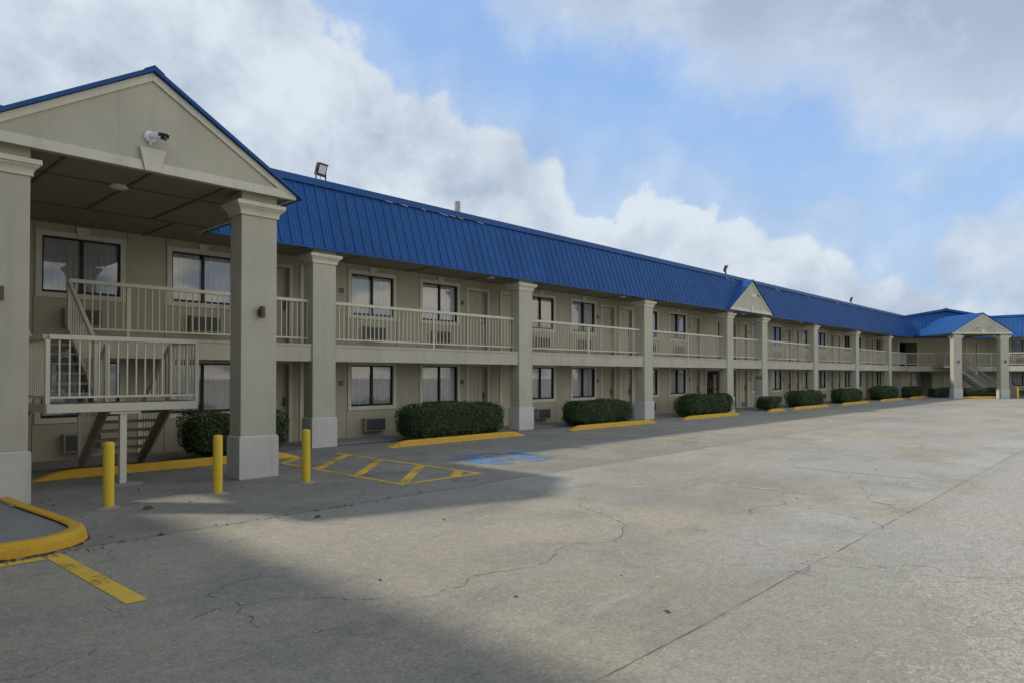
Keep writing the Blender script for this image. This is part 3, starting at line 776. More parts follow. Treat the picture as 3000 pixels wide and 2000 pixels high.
# worn blue accessible-parking square with its pale symbol
bs = MB()
cxs, cys = 10.45, 10.15
pts = [(cxs + 1.02 * math.copysign(abs(math.cos(a)) ** .55, math.cos(a)) * (1 + .09 * math.sin(5 * a)), cys + .92 * math.copysign(abs(math.sin(a)) ** .55, math.sin(a)) * (1 + .08 * math.cos(4 * a)), .004) for a in np.linspace(0, 2 * math.pi, 48, endpoint=False)]
structure('accessible_parking_square', bs.add(pts, [tuple(range(48))]).mesh('accessible_parking_square', M['paintblue']))
sy = MB()
def P2(u, v): return (cxs - u, cys - v, .008)   # seen upright from the lot
th = np.linspace(R(-160), R(70), 22)
for a0_, a1_ in zip(th[:-1], th[1:]):
    sy.add([P2(.36 * math.sin(a0_) * 1, -.18 + .36 * math.cos(a0_ + math.pi)), P2(.36 * math.sin(a1_), -.18 + .36 * math.cos(a1_ + math.pi)), P2(.27 * math.sin(a1_), -.18 + .27 * math.cos(a1_ + math.pi)), P2(.27 * math.sin(a0_), -.18 + .27 * math.cos(a0_ + math.pi))], [(0, 1, 2, 3)])
for (u0, v0), (u1, v1), w in (((-.10, .42), (-.06, -.05), .10), ((-.06, -.02), (.22, -.02), .09), ((.22, -.02), (.36, -.42), .09), ((-.08, .18), (.18, .18), .07)):
    d_ = np.array((u1 - u0, v1 - v0)); d_ /= np.linalg.norm(d_); n_ = np.array((-d_[1], d_[0])) * w / 2
    sy.add([P2(u0 + n_[0], v0 + n_[1]), P2(u1 + n_[0], v1 + n_[1]), P2(u1 - n_[0], v1 - n_[1]), P2(u0 - n_[0], v0 - n_[1])], [(0, 1, 2, 3)])
sy.add([P2(-.12 + .09 * math.cos(a), .58 + .09 * math.sin(a)) for a in np.linspace(0, 2 * math.pi, 16, endpoint=False)], [tuple(range(16))])
structure('accessible_parking_symbol', sy.mesh('accessible_parking_symbol', M['paintsym']))

# sloping concrete kerbs with tapered ends
def kerb_mesh(L, taper=.62, h=.14, w=.19, seed=0):
    r = random.Random(seed); b = MB(); prof = []
    n = max(8, int(L / .07)); vs = []
    for i in range(n + 1):
        x = -L / 2 + L * i / n; e = min(x + L / 2, L / 2 - x); k = min(1., max(.06, e / taper)); hh = h * math.sin(k * math.pi / 2) ** .9 + r.uniform(-.003, .003)
        jy = r.uniform(-.004, .004)
        ring = [(-w / 2 - .012, 0), (-w / 2 + .02 + jy, hh * .72), (-w / 2 + .05, hh), (w / 2 - .04, hh + .002), (w / 2 - .01, hh * .8), (w / 2, 0)]
        vs += [(x, y, z) for y, z in ring]
    fs = []
    for i in range(n): fs += [(6 * i + j, 6 * i + 6 + j, 6 * i + 7 + j, 6 * i + j + 1) for j in range(5)]
    fs += [tuple(range(6)), tuple(range(6 * n, 6 * n + 6))[::-1]]
    st = 0
    for i, f in enumerate(fs):
        if i % 5 == 0 and i < 5 * n: st = (r.random() < .22) if r.random() < .5 else st
        b.add([vs[q] for q in f], [tuple(range(len(f)))], 0)
    return b.mesh('parking_kerb', [M['kerb'], M['kerbworn']])
kerbs = [(2.80, 7.60, 13.55, 'yellow concrete kerb behind the bollards, running under the near portico'),
         (10.0, 14.85, 13.55, 'long yellow kerb in front of the hedge nearest the blue parking symbol'),
         (17.0, 22.1, 13.55, 'yellow kerb in front of the blurry hedge between the third and fourth white-based columns'),
         (24.0, 28.95, 13.50, 'yellow kerb in front of the leafy hedge that hides the vending machine foot'),
         (31.9, 33.9, 13.45, 'shortest yellow kerb, in front of the small round bush'),
         (34.9, 40.1, 13.45, 'yellow kerb right of the shortest kerb, before the first hedge past the small gable'),
         (42.2, 47.5, 13.42, 'yellow kerb in front of the second hedge past the small gable'),
         (49.7, 55.3, 13.40, 'yellow kerb in front of the third hedge past the small gable'),
         (57.2, 61.9, 13.38, 'farthest yellow kerb of the long row, near the far corner hedge')]
for i, (xa, xb, y, lab) in enumerate(kerbs):
    tag(put('parking_kerb', kerb_mesh(xb - xa, seed=i), None, T(((xa + xb) / 2, y, 0))), lab, 'kerb', 'yellow kerbs in front of the hedges')
tag(put('parking_kerb', kerb_mesh(3.6, seed=40), None, FC @ T((3.4, -3.6, 0))), 'yellow kerb beneath the far portico before its dark hedge', 'kerb', 'yellow kerbs in front of the hedges')

# island with a rounded yellow kerb at the lower left
def island():
    path = [(-2.2, 7.96), (-.2, 7.96), (1.35, 7.95)]
    for k in range(1, 24):
        a = -math.pi / 2 + (math.pi / 2 + R(4)) * k / 24; path.append((1.60 + .68 * math.cos(a), 8.63 + .68 * math.sin(a)))
    path += [(2.27, 9.0), (2.19, 9.9), (2.12, 10.7), (2.10, 11.1)]
    # path = outer foot of the kerb; resample
    P = []
    for (xa, ya), (xb, yb) in zip(path[:-1], path[1:]):
        n = max(1, int(math.hypot(xb - xa, yb - ya) / .045))
        for i in range(n): P.append((xa + (xb - xa) * i / n, ya + (yb - ya) * i / n))
    P.append(path[-1])
    r = random.Random(4); vs = []; inner = []; jj = 0.
    for i, (x, y) in enumerate(P):
        a = P[max(0, i - 1)]; c = P[min(len(P) - 1, i + 1)]; dx, dy = c[0] - a[0], c[1] - a[1]; l = math.hypot(dx, dy); nx, ny = -dy / l, dx / l
        j = jj = (jj * .75 + r.uniform(-.005, .005)) if i else 0.
        for o_, z in ((j - .012, 0), (.006 + j * .5, .085), (.03 + j * .3, .128), (.052, .142), (.148, .140), (.166, .125)): vs.append((x + nx * o_, y + ny * o_, z + (r.uniform(-.003, .003) if z > .02 else 0)))
        inner.append((x + nx * .164, y + ny * .164, .105))
    fs = []
    for i in range(len(P) - 1): fs += [(6 * i + j, 6 * i + 6 + j, 6 * i + 7 + j, 6 * i + j + 1) for j in range(5)]
    kb = MB(); state = 0
    for i, f in enumerate(fs):
        if i % 5 == 0: state = (1 if r.random() < .16 else 0) if r.random() < .45 else state
        kb.add([vs[q] for q in f], [(0, 1, 2, 3)], 1 if (state and i % 5 == 0) or (i % 5 == 1 and state and r.random() < .18) else 0)
    tag(put('island_kerb', kb.mesh('island_kerb', [M['kerb'], M['jointline']]), None), 'chipped yellow kerb curving round the grey island at the left column', 'kerb')
    inner += [(-2.2, 11.1, .105)]
    structure('island_paving', MB().add(inner, [tuple(range(len(inner)))]).mesh('island_paving', M['island']))
island()
structure('dirt_strip', ribbon([(.3, 7.905), (1.35, 7.895), (1.75, 7.93), (2.08, 8.13), (2.27, 8.45), (2.315, 8.8), (2.25, 9.6)], .055, .0062, .008, 77, .95, .03).mesh('dirt_strip', M['litter']))

# ======================================================================= THINGS
def lathe(prof, n=20, mats=None, name='lathe'):
    b = MB(); vs = []
    for r_, z in prof: vs += [(r_ * math.cos(2 * math.pi * i / n), r_ * math.sin(2 * math.pi * i / n), z) for i in range(n)]
    fs = []
    for k in range(len(prof) - 1): fs += [(k * n + i, k * n + (i + 1) % n, (k + 1) * n + (i + 1) % n, (k + 1) * n + i) for i in range(n)]
    fs += [tuple(range(n))[::-1], tuple(range((len(prof) - 1) * n, len(prof) * n))]
    return b.add(vs, fs).mesh(name, mats)
bol = lathe([(.069, 0), (.068, .02), (.067, .835), (.062, .853), (.045, .866), (.02, .872)], 24, M['bollard'], 'bollard')
foot = lathe([(.15, .001), (.13, .010), (.075, .018)], 14, M['walk'], 'concrete_footing')
for (x, y), lab in zip(((2.96, 10.14), (4.41, 10.14), (5.86, 10.15)), ('yellow steel bollard in front of the stair landing post', 'yellow steel bollard just left of the near portico right column', 'yellow steel bollard right of the portico column beside the hatched zone')):
    o = tag(put('bollard', bol, None, T((x, y, 0)), smooth=True), lab, 'bollard', 'yellow bollards before the near portico')
    put('concrete_footing', foot, o)
P_ = FC @ Vector((4.95, PYF - .35, 0))
tag(put('bollard', bol, None, T(P_), smooth=True), 'distant yellow bollard right of the far portico', 'bollard')

# ---- near staircase
def staircase(name, label, F):
    """switchback stair: lower flight rises toward the lot, upper flight returns to the walkway. Local x across, y into the building"""
    t = thing(name, label, 'staircase', F)
    XL, XM0, XM1, XR = 0., .97, 1.10, 2.18; YF, YB, YW, ZL = 0., 1.10, 2.75, 1.30
    ld = MB(); ld.box(XL, XR, YF, YB, ZL - .04, ZL - .003)
    put('landing_deck', ld.mesh('landing_deck', M['tread']), t)
    lf = MB(); lf.box(XL - .012, XR + .012, YF - .03, YF - .001, ZL - .12, ZL + .012); lf.box(XL - .03, XL - .001, YF, YB, ZL - .12, ZL + .012); lf.box(XR + .001, XR + .03, YF, YB, ZL - .12, ZL + .012)
    lf.box(.85, 1.30, .0, .16, ZL - .165, ZL - .121)
    put('landing_fascia', lf.mesh('landing_fascia', M['post']), t, bevel=.004)
    put('support_post', MB().box(1.0, 1.10, .02, .12, 0, ZL - .166).mesh('support_post', M['post']), t, bevel=.004)
    # flights
    def flight(xa, xb, ya, za, yb, zb, n):
        for x in (xa + .02, xb - .02):
            put('stringer', MB().bar((x, ya, za - .10), (x, yb, zb - .10), .04, .23, up=(0, 0, 1)).mesh('stringer', M['stairmetal']), t)
        for i in range(n):
            f_ = (i + .5) / n; y = ya + (yb - ya) * f_; z = za + (zb - za) * (i + (1 if zb > za else 0)) / n - (.0 if zb > za else 0)
            dy = abs(yb - ya) / n * .55
            put('tread', MB().box(xa + .045, xb - .045, y - dy, y + dy, z - .055, z - .012).mesh('tread', M['tread']), t)
        for x in (xa + .02, xb - .02):
            r_ = MB(); h = .98
            r_.bar((x, ya, za + h), (x, yb, zb + h), .055, .075); r_.bar((x, ya, za + .10), (x, yb, zb + .10), .035, .035)
            m_ = max(3, int(abs(yb - ya) / .135))
            for i in range(1, m_):
                k = i / m_; r_.box(x - .011, x + .011, ya + (yb - ya) * k - .011, ya + (yb - ya) * k + .011, za + (zb - za) * k + .10, za + (zb - za) * k + h - .03)
            for yy, zz in ((ya, za), (yb, zb)): r_.box(x - .027, x + .027, yy - .027, yy + .027, zz - .05, zz + h + .0)
            put('stair_rail', r_.mesh('stair_rail', M['post']), t)
    flight(XL, XM0, YB + .03, ZL, YW, ZF, 7)
    flight(XM1, XR, YB + .03, ZL, YW - .05, .05, 7)
    # landing guard rail
    r_ = MB(); zt, zb = ZL + 1.055, ZL + .10
    def run(ax, ay, bx_, by_, n):
        r_.bar((ax, ay, zt - .035), (bx_, by_, zt - .035), .09, .07); r_.bar((ax, ay, zb + .015), (bx_, by_, zb + .015), .035, .035)
        for i in range(1, n):
            x = ax + (bx_ - ax) * i / n; y = ay + (by_ - ay) * i / n
            r_.box(x - .0115, x + .0115, y - .0115, y + .0115, zb + .033, zt - .071)
    run(XL + .02, .0, XR - .02, .0, 16); run(XL, .06, XL, YB, 8); run(XR, .06, XR, YB, 8)
    for x, y in ((XL, 0), (XR, 0), (XL, YB), (XR, YB)): r_.box(x - .03, x + .03, y - .03, y + .03, ZL + .0125, zt - .0715)
    put('landing_rail', r_.mesh('landing_rail', M['rail']), t, bevel=.003)
    return t
staircase('metal_staircase', 'cream metal switchback staircase with square landing under the near portico', T((2.69, 12.07, 0)))
tag(put('concrete_pad', lathe([(.30, .001), (.25, .016), (.15, .026), (.08, .027)], 18, M['walk'], 'concrete_pad'), None, T((3.76, 12.18, 0))), 'low round concrete pad at the foot of the landing post', 'pad')

# ---- far straight staircase
def far_stair():
    t = thing('metal_staircase', 'distant straight metal staircase descending right beneath the far portico', 'staircase', FC @ T((3.0, -.75, 0)))
    xa, za, xb, zb = 0., ZF, 3.4, .05
    for y in (-.5, .5):
        ra = MB()
        put('stringer', MB().bar((xa, y, za - .12), (xb, y, zb - .05), .05, .25).mesh('stringer', M['stairmetal']), t)
        ra.bar((xa, y, za + .98), (xb, y, zb + .98), .05, .07)
        for i in range(26): k = i / 25; ra.box(xa + (xb - xa) * k - .011, xa + (xb - xa) * k + .011, y - .011, y + .011, za + (zb - za) * k, za + (zb - za) * k + .96)
        put('stair_rail', ra.mesh('stair_rail', M['stairmetal']), t)
    for i in range(13): k = (i + .5) / 13; x = xa + (xb - xa) * k; z = za + (zb - za) * k - .05; put('tread', MB().box(x - .14, x + .14, -.47, .47, z - .03, z + .02).mesh('tread', M['tread']), t)
    put('landing_deck', MB().box(-1.1, 0, -.55, .82, ZF - .15, ZF - .003).mesh('landing_deck', M['slabface']), t)
    put('support_post', MB().box(2.35, 2.5, .62, .77, 0, ZS).mesh('support_post', M['post']), t)
far_stair()

# ---- security cameras
def camera_thing(F, label, tgt=(.35, -.75, -.30), group=None):
    t = thing('security_camera', label, 'security camera', F, group)
    b = MB(); b.cyl((0, 0, 0), (0, -.028, 0), .085, 24); b.cyl((0, -.028, 0), (0, -.05, 0), .07, 24); b.cyl((0, -.05, 0), (0, -.085, 0), .035, 16); b.cyl((0, -.02, -.085), (0, -.02, -.125), .014, 10)
    put('mount', b.mesh('mount', M['white']), t)
    d = Vector(tgt).normalized(); q = d.to_track_quat('Y', 'Z').to_matrix().to_4x4(); Lm = T((0, -.085, .01)) @ q
    k = MB(); k.prism([(-.042, 0, -.038), (.042, 0, -.038), (.046, 0, .022), (.03, 0, .042), (-.03, 0, .042), (-.046, 0, .022)], (0, .17, 0))
    put('camera_body', k.mesh('camera_body', M['white']), t, Lm, bevel=.004)
    f_ = MB(); f_.prism([(-.041, .171, -.037), (.041, .171, -.037), (.045, .171, .021), (.03, .171, .041), (-.03, .171, .041), (-.045, .171, .021)], (0, .05, 0)); f_.box(-.05, .05, .12, .25, .0425, .05); f_.box(-.053, -.047, .13, .235, .0, .0425); f_.box(.047, .053, .13, .235, .0, .0425)
    put('lens_hood', f_.mesh('lens_hood', M['black']), t, Lm)
    g_ = MB(); g_.cyl((0, .2215, .002), (0, .226, .002), .022, 16); put('lens', g_.mesh('lens', M['acgrille']), t, Lm)
camera_thing(FA @ T((3.74, -3.72, 5.33)), 'white bullet camera above the keystone of the near portico gable', (.60, -.74, -.20))
camera_thing(FA @ T((32.72, -.21, 5.62)), 'white bullet camera on the small gable halfway along the roof', (.62, -.70, -.14))
camera_thing(FC @ T((PCX - .45, PYF + .03, 5.24)), 'left one of two white cameras on the far portico gable', (-.55, -.75, -.15))
camera_thing(FC @ T((PCX + .50, PYF + .03, 5.24)), 'right one of two white cameras on the far portico gable', (-.55, -.75, -.15))

# ---- roof floodlights
def floodlight(F, label, sp=.29):
    t = thing('floodlight', label, 'floodlight', F, 'floodlights on the roof edge')
    b = MB()
    for x in (-sp / 2 - .012, sp / 2 + .012): b.box(x - .006, x + .006, -.02, .02, 0, .30)
    b.box(-sp / 2 - .02, sp / 2 + .02, -.03, .03, 0, .008); b.cyl((-.02, 0, .008), (-.02, 0, .16), .008, 8)
    put('bracket', b.mesh('bracket', M['black']), t)
    Lm = T((0, -.02, .27)) @ Matrix.Rotation(R(18), 4, 'X')
    k = MB(); k.box(-sp / 2, sp / 2, -.03, .06, -.155, .16); k.box(-sp / 2 - .004, sp / 2 + .004, -.05, -.03, .135, .165)
    for i in range(7): k.box(-sp / 2 + .03 + i * .042, -sp / 2 + .037 + i * .042, .06, .10, -.13, .13)
    put('lamp_housing', k.mesh('lamp_housing', M['black']), t, Lm, bevel=.004)
    put('lens', MB().box(-sp / 2 + .035, sp / 2 - .035, -.036, -.0305, -.09, .12).mesh('lens', M['lens']), t, Lm)
floodlight(FA @ T((9.16, .46, ZT)) @ RZ(12), 'black floodlight on the blue roof edge right of the near portico')
floodlight(FA @ T((31.25, .46, ZT)) @ RZ(20), 'black floodlight on the roof edge just left of the small gable')
floodlight(FA @ T((49.95, .46, ZT)) @ RZ(20), 'farthest black floodlight, past the small gable on the roof edge')
tag(put('vent_pipe', MB().cyl((0, 0, 0), (0, 0, 1.28), .10, 18).mesh('vent_pipe', M['pipe']), None, T((15.83, 17.5, 6.42)), smooth=False), 'weathered round vent pipe sticking up behind the blue roof', 'pipe')

# ---- wall sconces
def sconce(F, label):
    t = thing('wall_sconce', label, 'wall light', F, 'brown wall lights on portico columns')
    b = MB(); b.box(-.035, .035, -.012, -.0005, .04, .15); b.box(-.02, .02, -.045, -.012, .07, .12); put('bracket', b.mesh('bracket', M['sconce']), t)
    k = MB(); k.cyl((0, -.09, 0), (0, -.09, .19), .048, 20); put('lamp_shade', k.mesh('lamp_shade', M['sconce']), t)
sconce(FA @ T((5.57, -3.567, 2.72)), 'brown cylinder wall light on the near portico right column')
sconce(FA @ T((1.93, -3.567, 2.73)), 'brown cylinder wall light on the column cut by the left picture edge')
sconce(FC @ T((PCX - 1.8, PYF + .183, 2.66)), 'small wall light on the left column of the far portico')
sconce(FC @ T((PCX + 1.8, PYF + .183, 2.66)), 'small wall light on the right column of the far portico')

# ---- soffit lights
def round_light(loc, label, r_=.115):
    t = thing('ceiling_light', label, 'ceiling light', T(loc), 'round lights on the soffits')
    put('lamp_base', MB().cyl((0, 0, 0), (0, 0, -.03), r_ * 1.05, 22).mesh('lamp_base', M['white']), t)
    b = lathe([(r_ * .2, -.062), (r_ * .6, -.055), (r_ * .88, -.042), (r_ * .92, -.0305)], 22, M['lens'], 'diffuser'); put('diffuser', b, t, smooth=True)
round_light((3.74, 12.40, ZC - .0005), 'flat round light on the ceiling of the near portico', .13)
round_light((15.35, 15.4, ZC - .0005), 'round soffit light left of the third column capital')
round_light((22.75, 15.4, ZC - .0005), 'round soffit light left of the fourth column capital')
round_light((33.5, 15.4, ZC - .0005), 'round soffit light behind the small gable')
round_light((41.3, 15.4, ZC - .0005), 'round soffit light left of the first column past the small gable')

# ---- lettering as real meshes
def text_mesh(name, body, size, mat, shear=0., offset=0.):
    c = bpy.data.curves.new(name, 'FONT'); c.body = body; c.size = size; c.shear = shear; c.offset = offset; c.align_x = 'CENTER'; c.align_y = 'CENTER'; c.extrude = .0008
    o = bpy.data.objects.new(name, c); COL.objects.link(o); dg = bpy.context.evaluated_depsgraph_get(); dg.update()
    me = bpy.data.meshes.new_from_object(o.evaluated_get(dg)); bpy.data.objects.remove(o); bpy.data.curves.remove(c)
    me.name = name; me.materials.clear(); me.materials.append(mat); return me

# ---- room number plaques
def plaque(x, z, num, label):
    t = thing('room_number_sign', label, 'sign', FA @ T((x, WY, z)), 'room number plaques beside the doors')
    b = MB(); w = .066
    b.prism([(-w, -.015, -.068), (w, -.015, -.068), (w, -.015, .045), (w - .02, -.015, .066), (-w + .02, -.015, .066), (-w, -.015, .045)], (0, .0145, 0))
    put('plate', b.mesh('plate', M['plaque']), t)
    put('number', text_mesh('number', num, .062, M['pale']), t, T((0, -.0165, .005)) @ Matrix.Rotation(R(90), 4, 'X'))
    put('braille_strip', MB().box(-.05, .05, -.0175, -.0151, -.056, -.045).mesh('braille_strip', M['pale']), t)
px_ = [10.53, 15.05, 22.43, 29.88, 36.48, 41.13, 43.92, 48.72, 51.56, 56.55]
where = ['right of the second column of the long wing', 'left of the door nearest the third column', 'left of the doors nearest the fourth column', 'left of the last door before the small gable',
         'beside the door beneath the small gable', 'right of the first window past the small gable', 'right of the first doors past the small gable', 'right of the second window past the small gable',
         'right of the second doors past the small gable', 'right of the third window past the small gable']
for i, x in enumerate(px_):
    plaque(x, 4.07, str(205 - 0 + i) if i else '205', 'brown room plaque on upper wall, ' + where[i])
    plaque(x, 1.53, str(105 + i), 'brown room plaque at ground floor, ' + where[i])
# small brown sign on the column left face under the gable
t = thing('column_sign', 'small dark red sign on the left face of the column behind the round bush', 'sign', FA @ T((34.78 - .3175, .24, 1.62)) @ RZ(-90))
put('plate', MB().box(-.15, .15, -.014, -.0005, -.07, .07).mesh('plate', M['plaque']), t)
b = MB()
for x, w in ((-.10, .035), (-.05, .06), (.03, .07), (.10, .03)): b.box(x - w / 2, x + w / 2, -.0165, -.0145, -.025, .02)
put('lettering', b.mesh('lettering', M['pale']), t)

# ---- vending machine in the alcove
def vending():
    t = thing('vending_machine', 'black and red drinks vending machine standing in the ground-floor alcove', 'vending machine', FA @ T((32.32, WY + .16, .027)))
    w = .74
    b = MB().box(-w, w, 0, .8, .06, 1.86); b.box(-w + .05, w - .05, .05, .75, 0, .06)
    put('cabinet', b.mesh('cabinet', M['cabinet']), t, bevel=.015)
    put('red_panel', MB().box(.20, .62, -.006, -.0005, .12, 1.80).mesh('red_panel', M['red']), t)
    def text(s, size, x, z, m, rot=90, shear=.35, name='lettering', y=-.009):
        put(name, text_mesh(name, s, size, m, shear, .006), t, T((x, y, z)) @ Matrix.Rotation(R(90), 4, 'X') @ Matrix.Rotation(R(rot), 4, 'Z'))
    text('Coca-Cola', .36, .43, .94, M['script'])
    text('zero', .22, -.60, 1.12, M['grey_art'], shear=.0)
    text('Coke', .40, -.42, 1.45, M['grey_art'], shear=.4)
    a = MB()
    a.prism([(-.52 + .10 * math.cos(u) * (1 if math.cos(u) > 0 else 1.0) * 1.6, -.004, .78 + .34 * math.sin(u)) for u in np.linspace(R(90), R(270), 14)] + [(-.42, -.004, .62), (-.36, -.004, .78), (-.42, -.004, .92)], (0, .003, 0))
    put('bottle_graphic', a.mesh('bottle_graphic', M['grey_art']), t)
    k = MB()
    for i, z in enumerate((1.46, 1.36, 1.27, 1.18, 1.09)): k.box(-.10, .02, -.012, -.0005, z, z + .055)
    k.box(-.13, .10, -.02, -.0005, .30, .50)
    put('selection_buttons', k.mesh('selection_buttons', M['grey_art']), t)
    put('red_drop', MB().cyl((-.16, -.004, .62), (-.16, -.0006, .62), .15, 20).mesh('red_drop', M['red']), t)
vending()

# ---- hedges
def hedge_mesh(L, D, H, leaf, n, seed, power=4.6, lump=.075):
    r = np.random.default_rng(seed)
    # sample on a rounded box
    d = r.normal(size=(n, 3)); d /= np.linalg.norm(d, axis=1)[:, None]
    ax = np.array([L / 2, D / 2, H / 2])
    # pick points area-uniformly on the box and project to the superellipsoid
    A = np.array([ax[1] * ax[2], ax[0] * ax[2], ax[0] * ax[1]]); f = r.choice(3, n, p=A / A.sum()); s = r.choice([-1, 1], n)
    p = r.uniform(-1, 1, (n, 3)); p[np.arange(n), f] = s
    q = p / (np.abs(p) ** power).sum(1)[:, None] ** (1 / power)
    nrm = np.sign(q) * np.abs(q) ** (power - 1) / ax; nrm /= np.linalg.norm(nrm, axis=1)[:, None]
    P = q * ax
    ph = r.uniform(0, 6, 6)
    bump = lump * (np.sin(P[:, 0] * 3.1 + ph[0]) * np.sin(P[:, 2] * 4 + ph[1]) + .7 * np.sin(P[:, 0] * 7.3 + ph[2] + P[:, 1] * 5) * np.cos(P[:, 2] * 8 + ph[3]))
    dep = -np.abs(r.normal(0, .040, n)) + (r.random(n) < .09) * r.uniform(.0, .085, n)
    P = P + nrm * (bump + dep)[:, None]
    P[:, 2] += H / 2 + .04
    # leaf orientation: around the surface normal with a wide spread
    u = nrm + r.normal(0, .55, (n, 3)); u /= np.linalg.norm(u, axis=1)[:, None]
    t = np.cross(u, r.normal(size=(n, 3))); t /= np.linalg.norm(t, axis=1)[:, None]; w = np.cross(u, t)
    sz = leaf * r.uniform(.65, 1.25, n)[:, None]
    V = np.stack([P - t * sz * .5, P + w * sz * .28 + u * sz * .08, P + t * sz * .5, P - w * sz * .28 + u * sz * .08], 1).reshape(-1, 3)
    V[:, 2] = np.maximum(V[:, 2], .015)
    me = bpy.data.meshes.new('hedge'); me.vertices.add(len(V)); me.vertices.foreach_set('co', V.ravel())
    me.loops.add(4 * n); me.polygons.add(n)
    me.loops.foreach_set('vertex_index', np.arange(4 * n)); me.polygons.foreach_set('loop_start', np.arange(n) * 4); me.polygons.foreach_set('loop_total', np.full(n, 4))
    me.materials.append(M['leaf']); me.update(); me.validate()
    return me
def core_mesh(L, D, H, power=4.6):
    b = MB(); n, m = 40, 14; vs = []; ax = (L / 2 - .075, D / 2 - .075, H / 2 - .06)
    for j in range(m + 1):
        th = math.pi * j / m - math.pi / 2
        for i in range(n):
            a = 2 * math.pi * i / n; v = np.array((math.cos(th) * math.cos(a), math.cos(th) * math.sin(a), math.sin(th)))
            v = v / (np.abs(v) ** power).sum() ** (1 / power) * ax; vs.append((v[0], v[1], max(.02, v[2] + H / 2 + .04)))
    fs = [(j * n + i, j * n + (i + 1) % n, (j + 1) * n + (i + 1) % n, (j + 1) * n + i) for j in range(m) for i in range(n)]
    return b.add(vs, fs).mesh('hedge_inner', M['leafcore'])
def hedge(F, xa, xb, y, D, H, leaf, n, label, seed, name='hedge', cat='hedge'):
    t = thing(name, label, cat, F @ T(((xa + xb) / 2, y, 0)), 'clipped hedges along the motel' if cat == 'hedge' else None)
    L = xb - xa
    put('foliage', hedge_mesh(L, D, H, leaf, n, seed), t)
    put('dark_core', core_mesh(L, D, H), t)  # added solid core, no stems modelled; its dark green fills gaps between leaves
W0 = Matrix()
hedge(W0, 5.60, 7.80, 14.55, 1.05, .93, .050, 11000, 'dark clipped hedge behind the near portico right column', 1)
hedge(W0, 11.15, 14.75, 14.50, 1.15, .93, .045, 22000, 'long clipped hedge facing the blue parking symbol', 2)
hedge(W0, 18.15, 21.50, 14.50, 1.10, .83, .050, 15000, 'low clipped hedge between the third and fourth white-based columns', 3)
hedge(W0, 25.75, 29.70, 14.45, 1.10, .88, .055, 15000, 'bushy clipped hedge in front of the vending machine alcove', 4)
hedge(W0, 33.0, 34.05, 14.15, .95, .62, .055, 4500, 'small round bush before the column with the dark red sign', 5, 'bush', 'bush')
hedge(W0, 37.5, 41.1, 14.45, 1.10, .82, .06, 9000, 'clipped hedge, first one past the small round bush', 6)
hedge(W0, 44.6, 48.2, 14.45, 1.10, .84, .065, 8000, 'clipped hedge, second one past the small round bush', 7)
hedge(W0, 52.3, 56.7, 14.45, 1.15, .90, .07, 8000, 'lighter green clipped hedge, third one past the small round bush', 8)
hedge(W0, 60.2, 62.9, 14.3, 1.10, .80, .07, 6000, 'dark hedge at the inner corner where the wings meet', 9)
hedge(FC, .6, 2.1, -1.6, 1.1, .72, .07, 4500, 'dark low hedge just left of the far portico column', 10)
hedge(FC, 2.45, 5.1, -2.9, 1.0, .70, .07, 5500, 'dark low hedge between the two far portico columns', 11)

# ---- litter on the ground
b = MB(); r = random.Random(5)
spots = []
for _ in range(46): spots.append((r.uniform(2.4, 7.0), r.uniform(8.1, 11.5)))
for _ in range(40): x = r.uniform(2.2, 6.5); spots.append((x, 7.97 + r.gauss(-.05, .05)))
for _ in range(30): spots.append((r.uniform(1.2, 2.5), 7.85 + r.gauss(0, .06)))
for _ in range(90): spots.append((r.uniform(2.5, 30), r.uniform(2, 13.3)))
for _ in range(110): xa, xb, yk, _l = r.choice(kerbs[:5]); spots.append((r.uniform(xa - .4, xb + .4), yk - .12 - abs(r.gauss(0, .12))))
for x, y in spots:
    s_ = r.uniform(.012, .035); a = r.uniform(0, 6.3); z = .006; c_, s2 = math.cos(a) * s_, math.sin(a) * s_
    b.add([(x - c_, y - s2, z), (x + s2 * .45, y - c_ * .45, z + r.uniform(.004, .014)), (x + c_, y + s2, z + r.uniform(0, .01)), (x - s2 * .45, y + c_ * .45, z + r.uniform(.002, .012))], [(0, 1, 2, 3)])
tag(put('leaf_litter', b.mesh('leaf_litter', M['litter'])), 'dry leaf scraps scattered over the concrete lot', 'leaf litter', kind='stuff')
def crumple(loc, s, label, m):
    rr = random.Random(int(loc[0] * 100)); bb = MB(); vs = []
    for k, (z, q) in enumerate(((0.002, 1.), (.35, .9), (.6, .5))):
        vs += [(loc[0] + s * q * math.cos(a) * rr.uniform(.6, 1.3), loc[1] + s * .5 * q * math.sin(a) * rr.uniform(.6, 1.3), z * s * rr.uniform(.7, 1.3) if k else .002) for a in np.linspace(0, 2 * math.pi, 9, endpoint=False)]
    fs = [(j * 9 + i, j * 9 + (i + 1) % 9, j * 9 + 9 + (i + 1) % 9, j * 9 + 9 + i) for j in range(2) for i in range(9)] + [tuple(range(18, 27))]
    tag(put('crumpled_leaf', bb.add(vs, fs).mesh('crumpled_leaf', m)), label, 'leaf')
crumple((3.28, 9.62), .07, 'dark crumpled leaf on the sunlit concrete between two bollards', M['litter'])
crumple((4.52, 7.55), .045, 'small dark leaf scrap beyond the joint line right of the bollards', M['litter'])

# ======================================================================= CAMERA, SUN, SKY
cam = bpy.data.cameras.new('camera'); co = bpy.data.objects.new('camera', cam); COL.objects.link(co)
TH = 43.3
co.location = (0, 0, 1.75); co.rotation_euler = (R(90.8), 0, R(TH - 90))
cam.sensor_width = 36; cam.sensor_fit = 'HORIZONTAL'; cam.lens = 2008 / 3000 * 36; cam.shift_y = 70 / 3000; cam.clip_end = 2000; cam.clip_start = .05
SC.camera = co

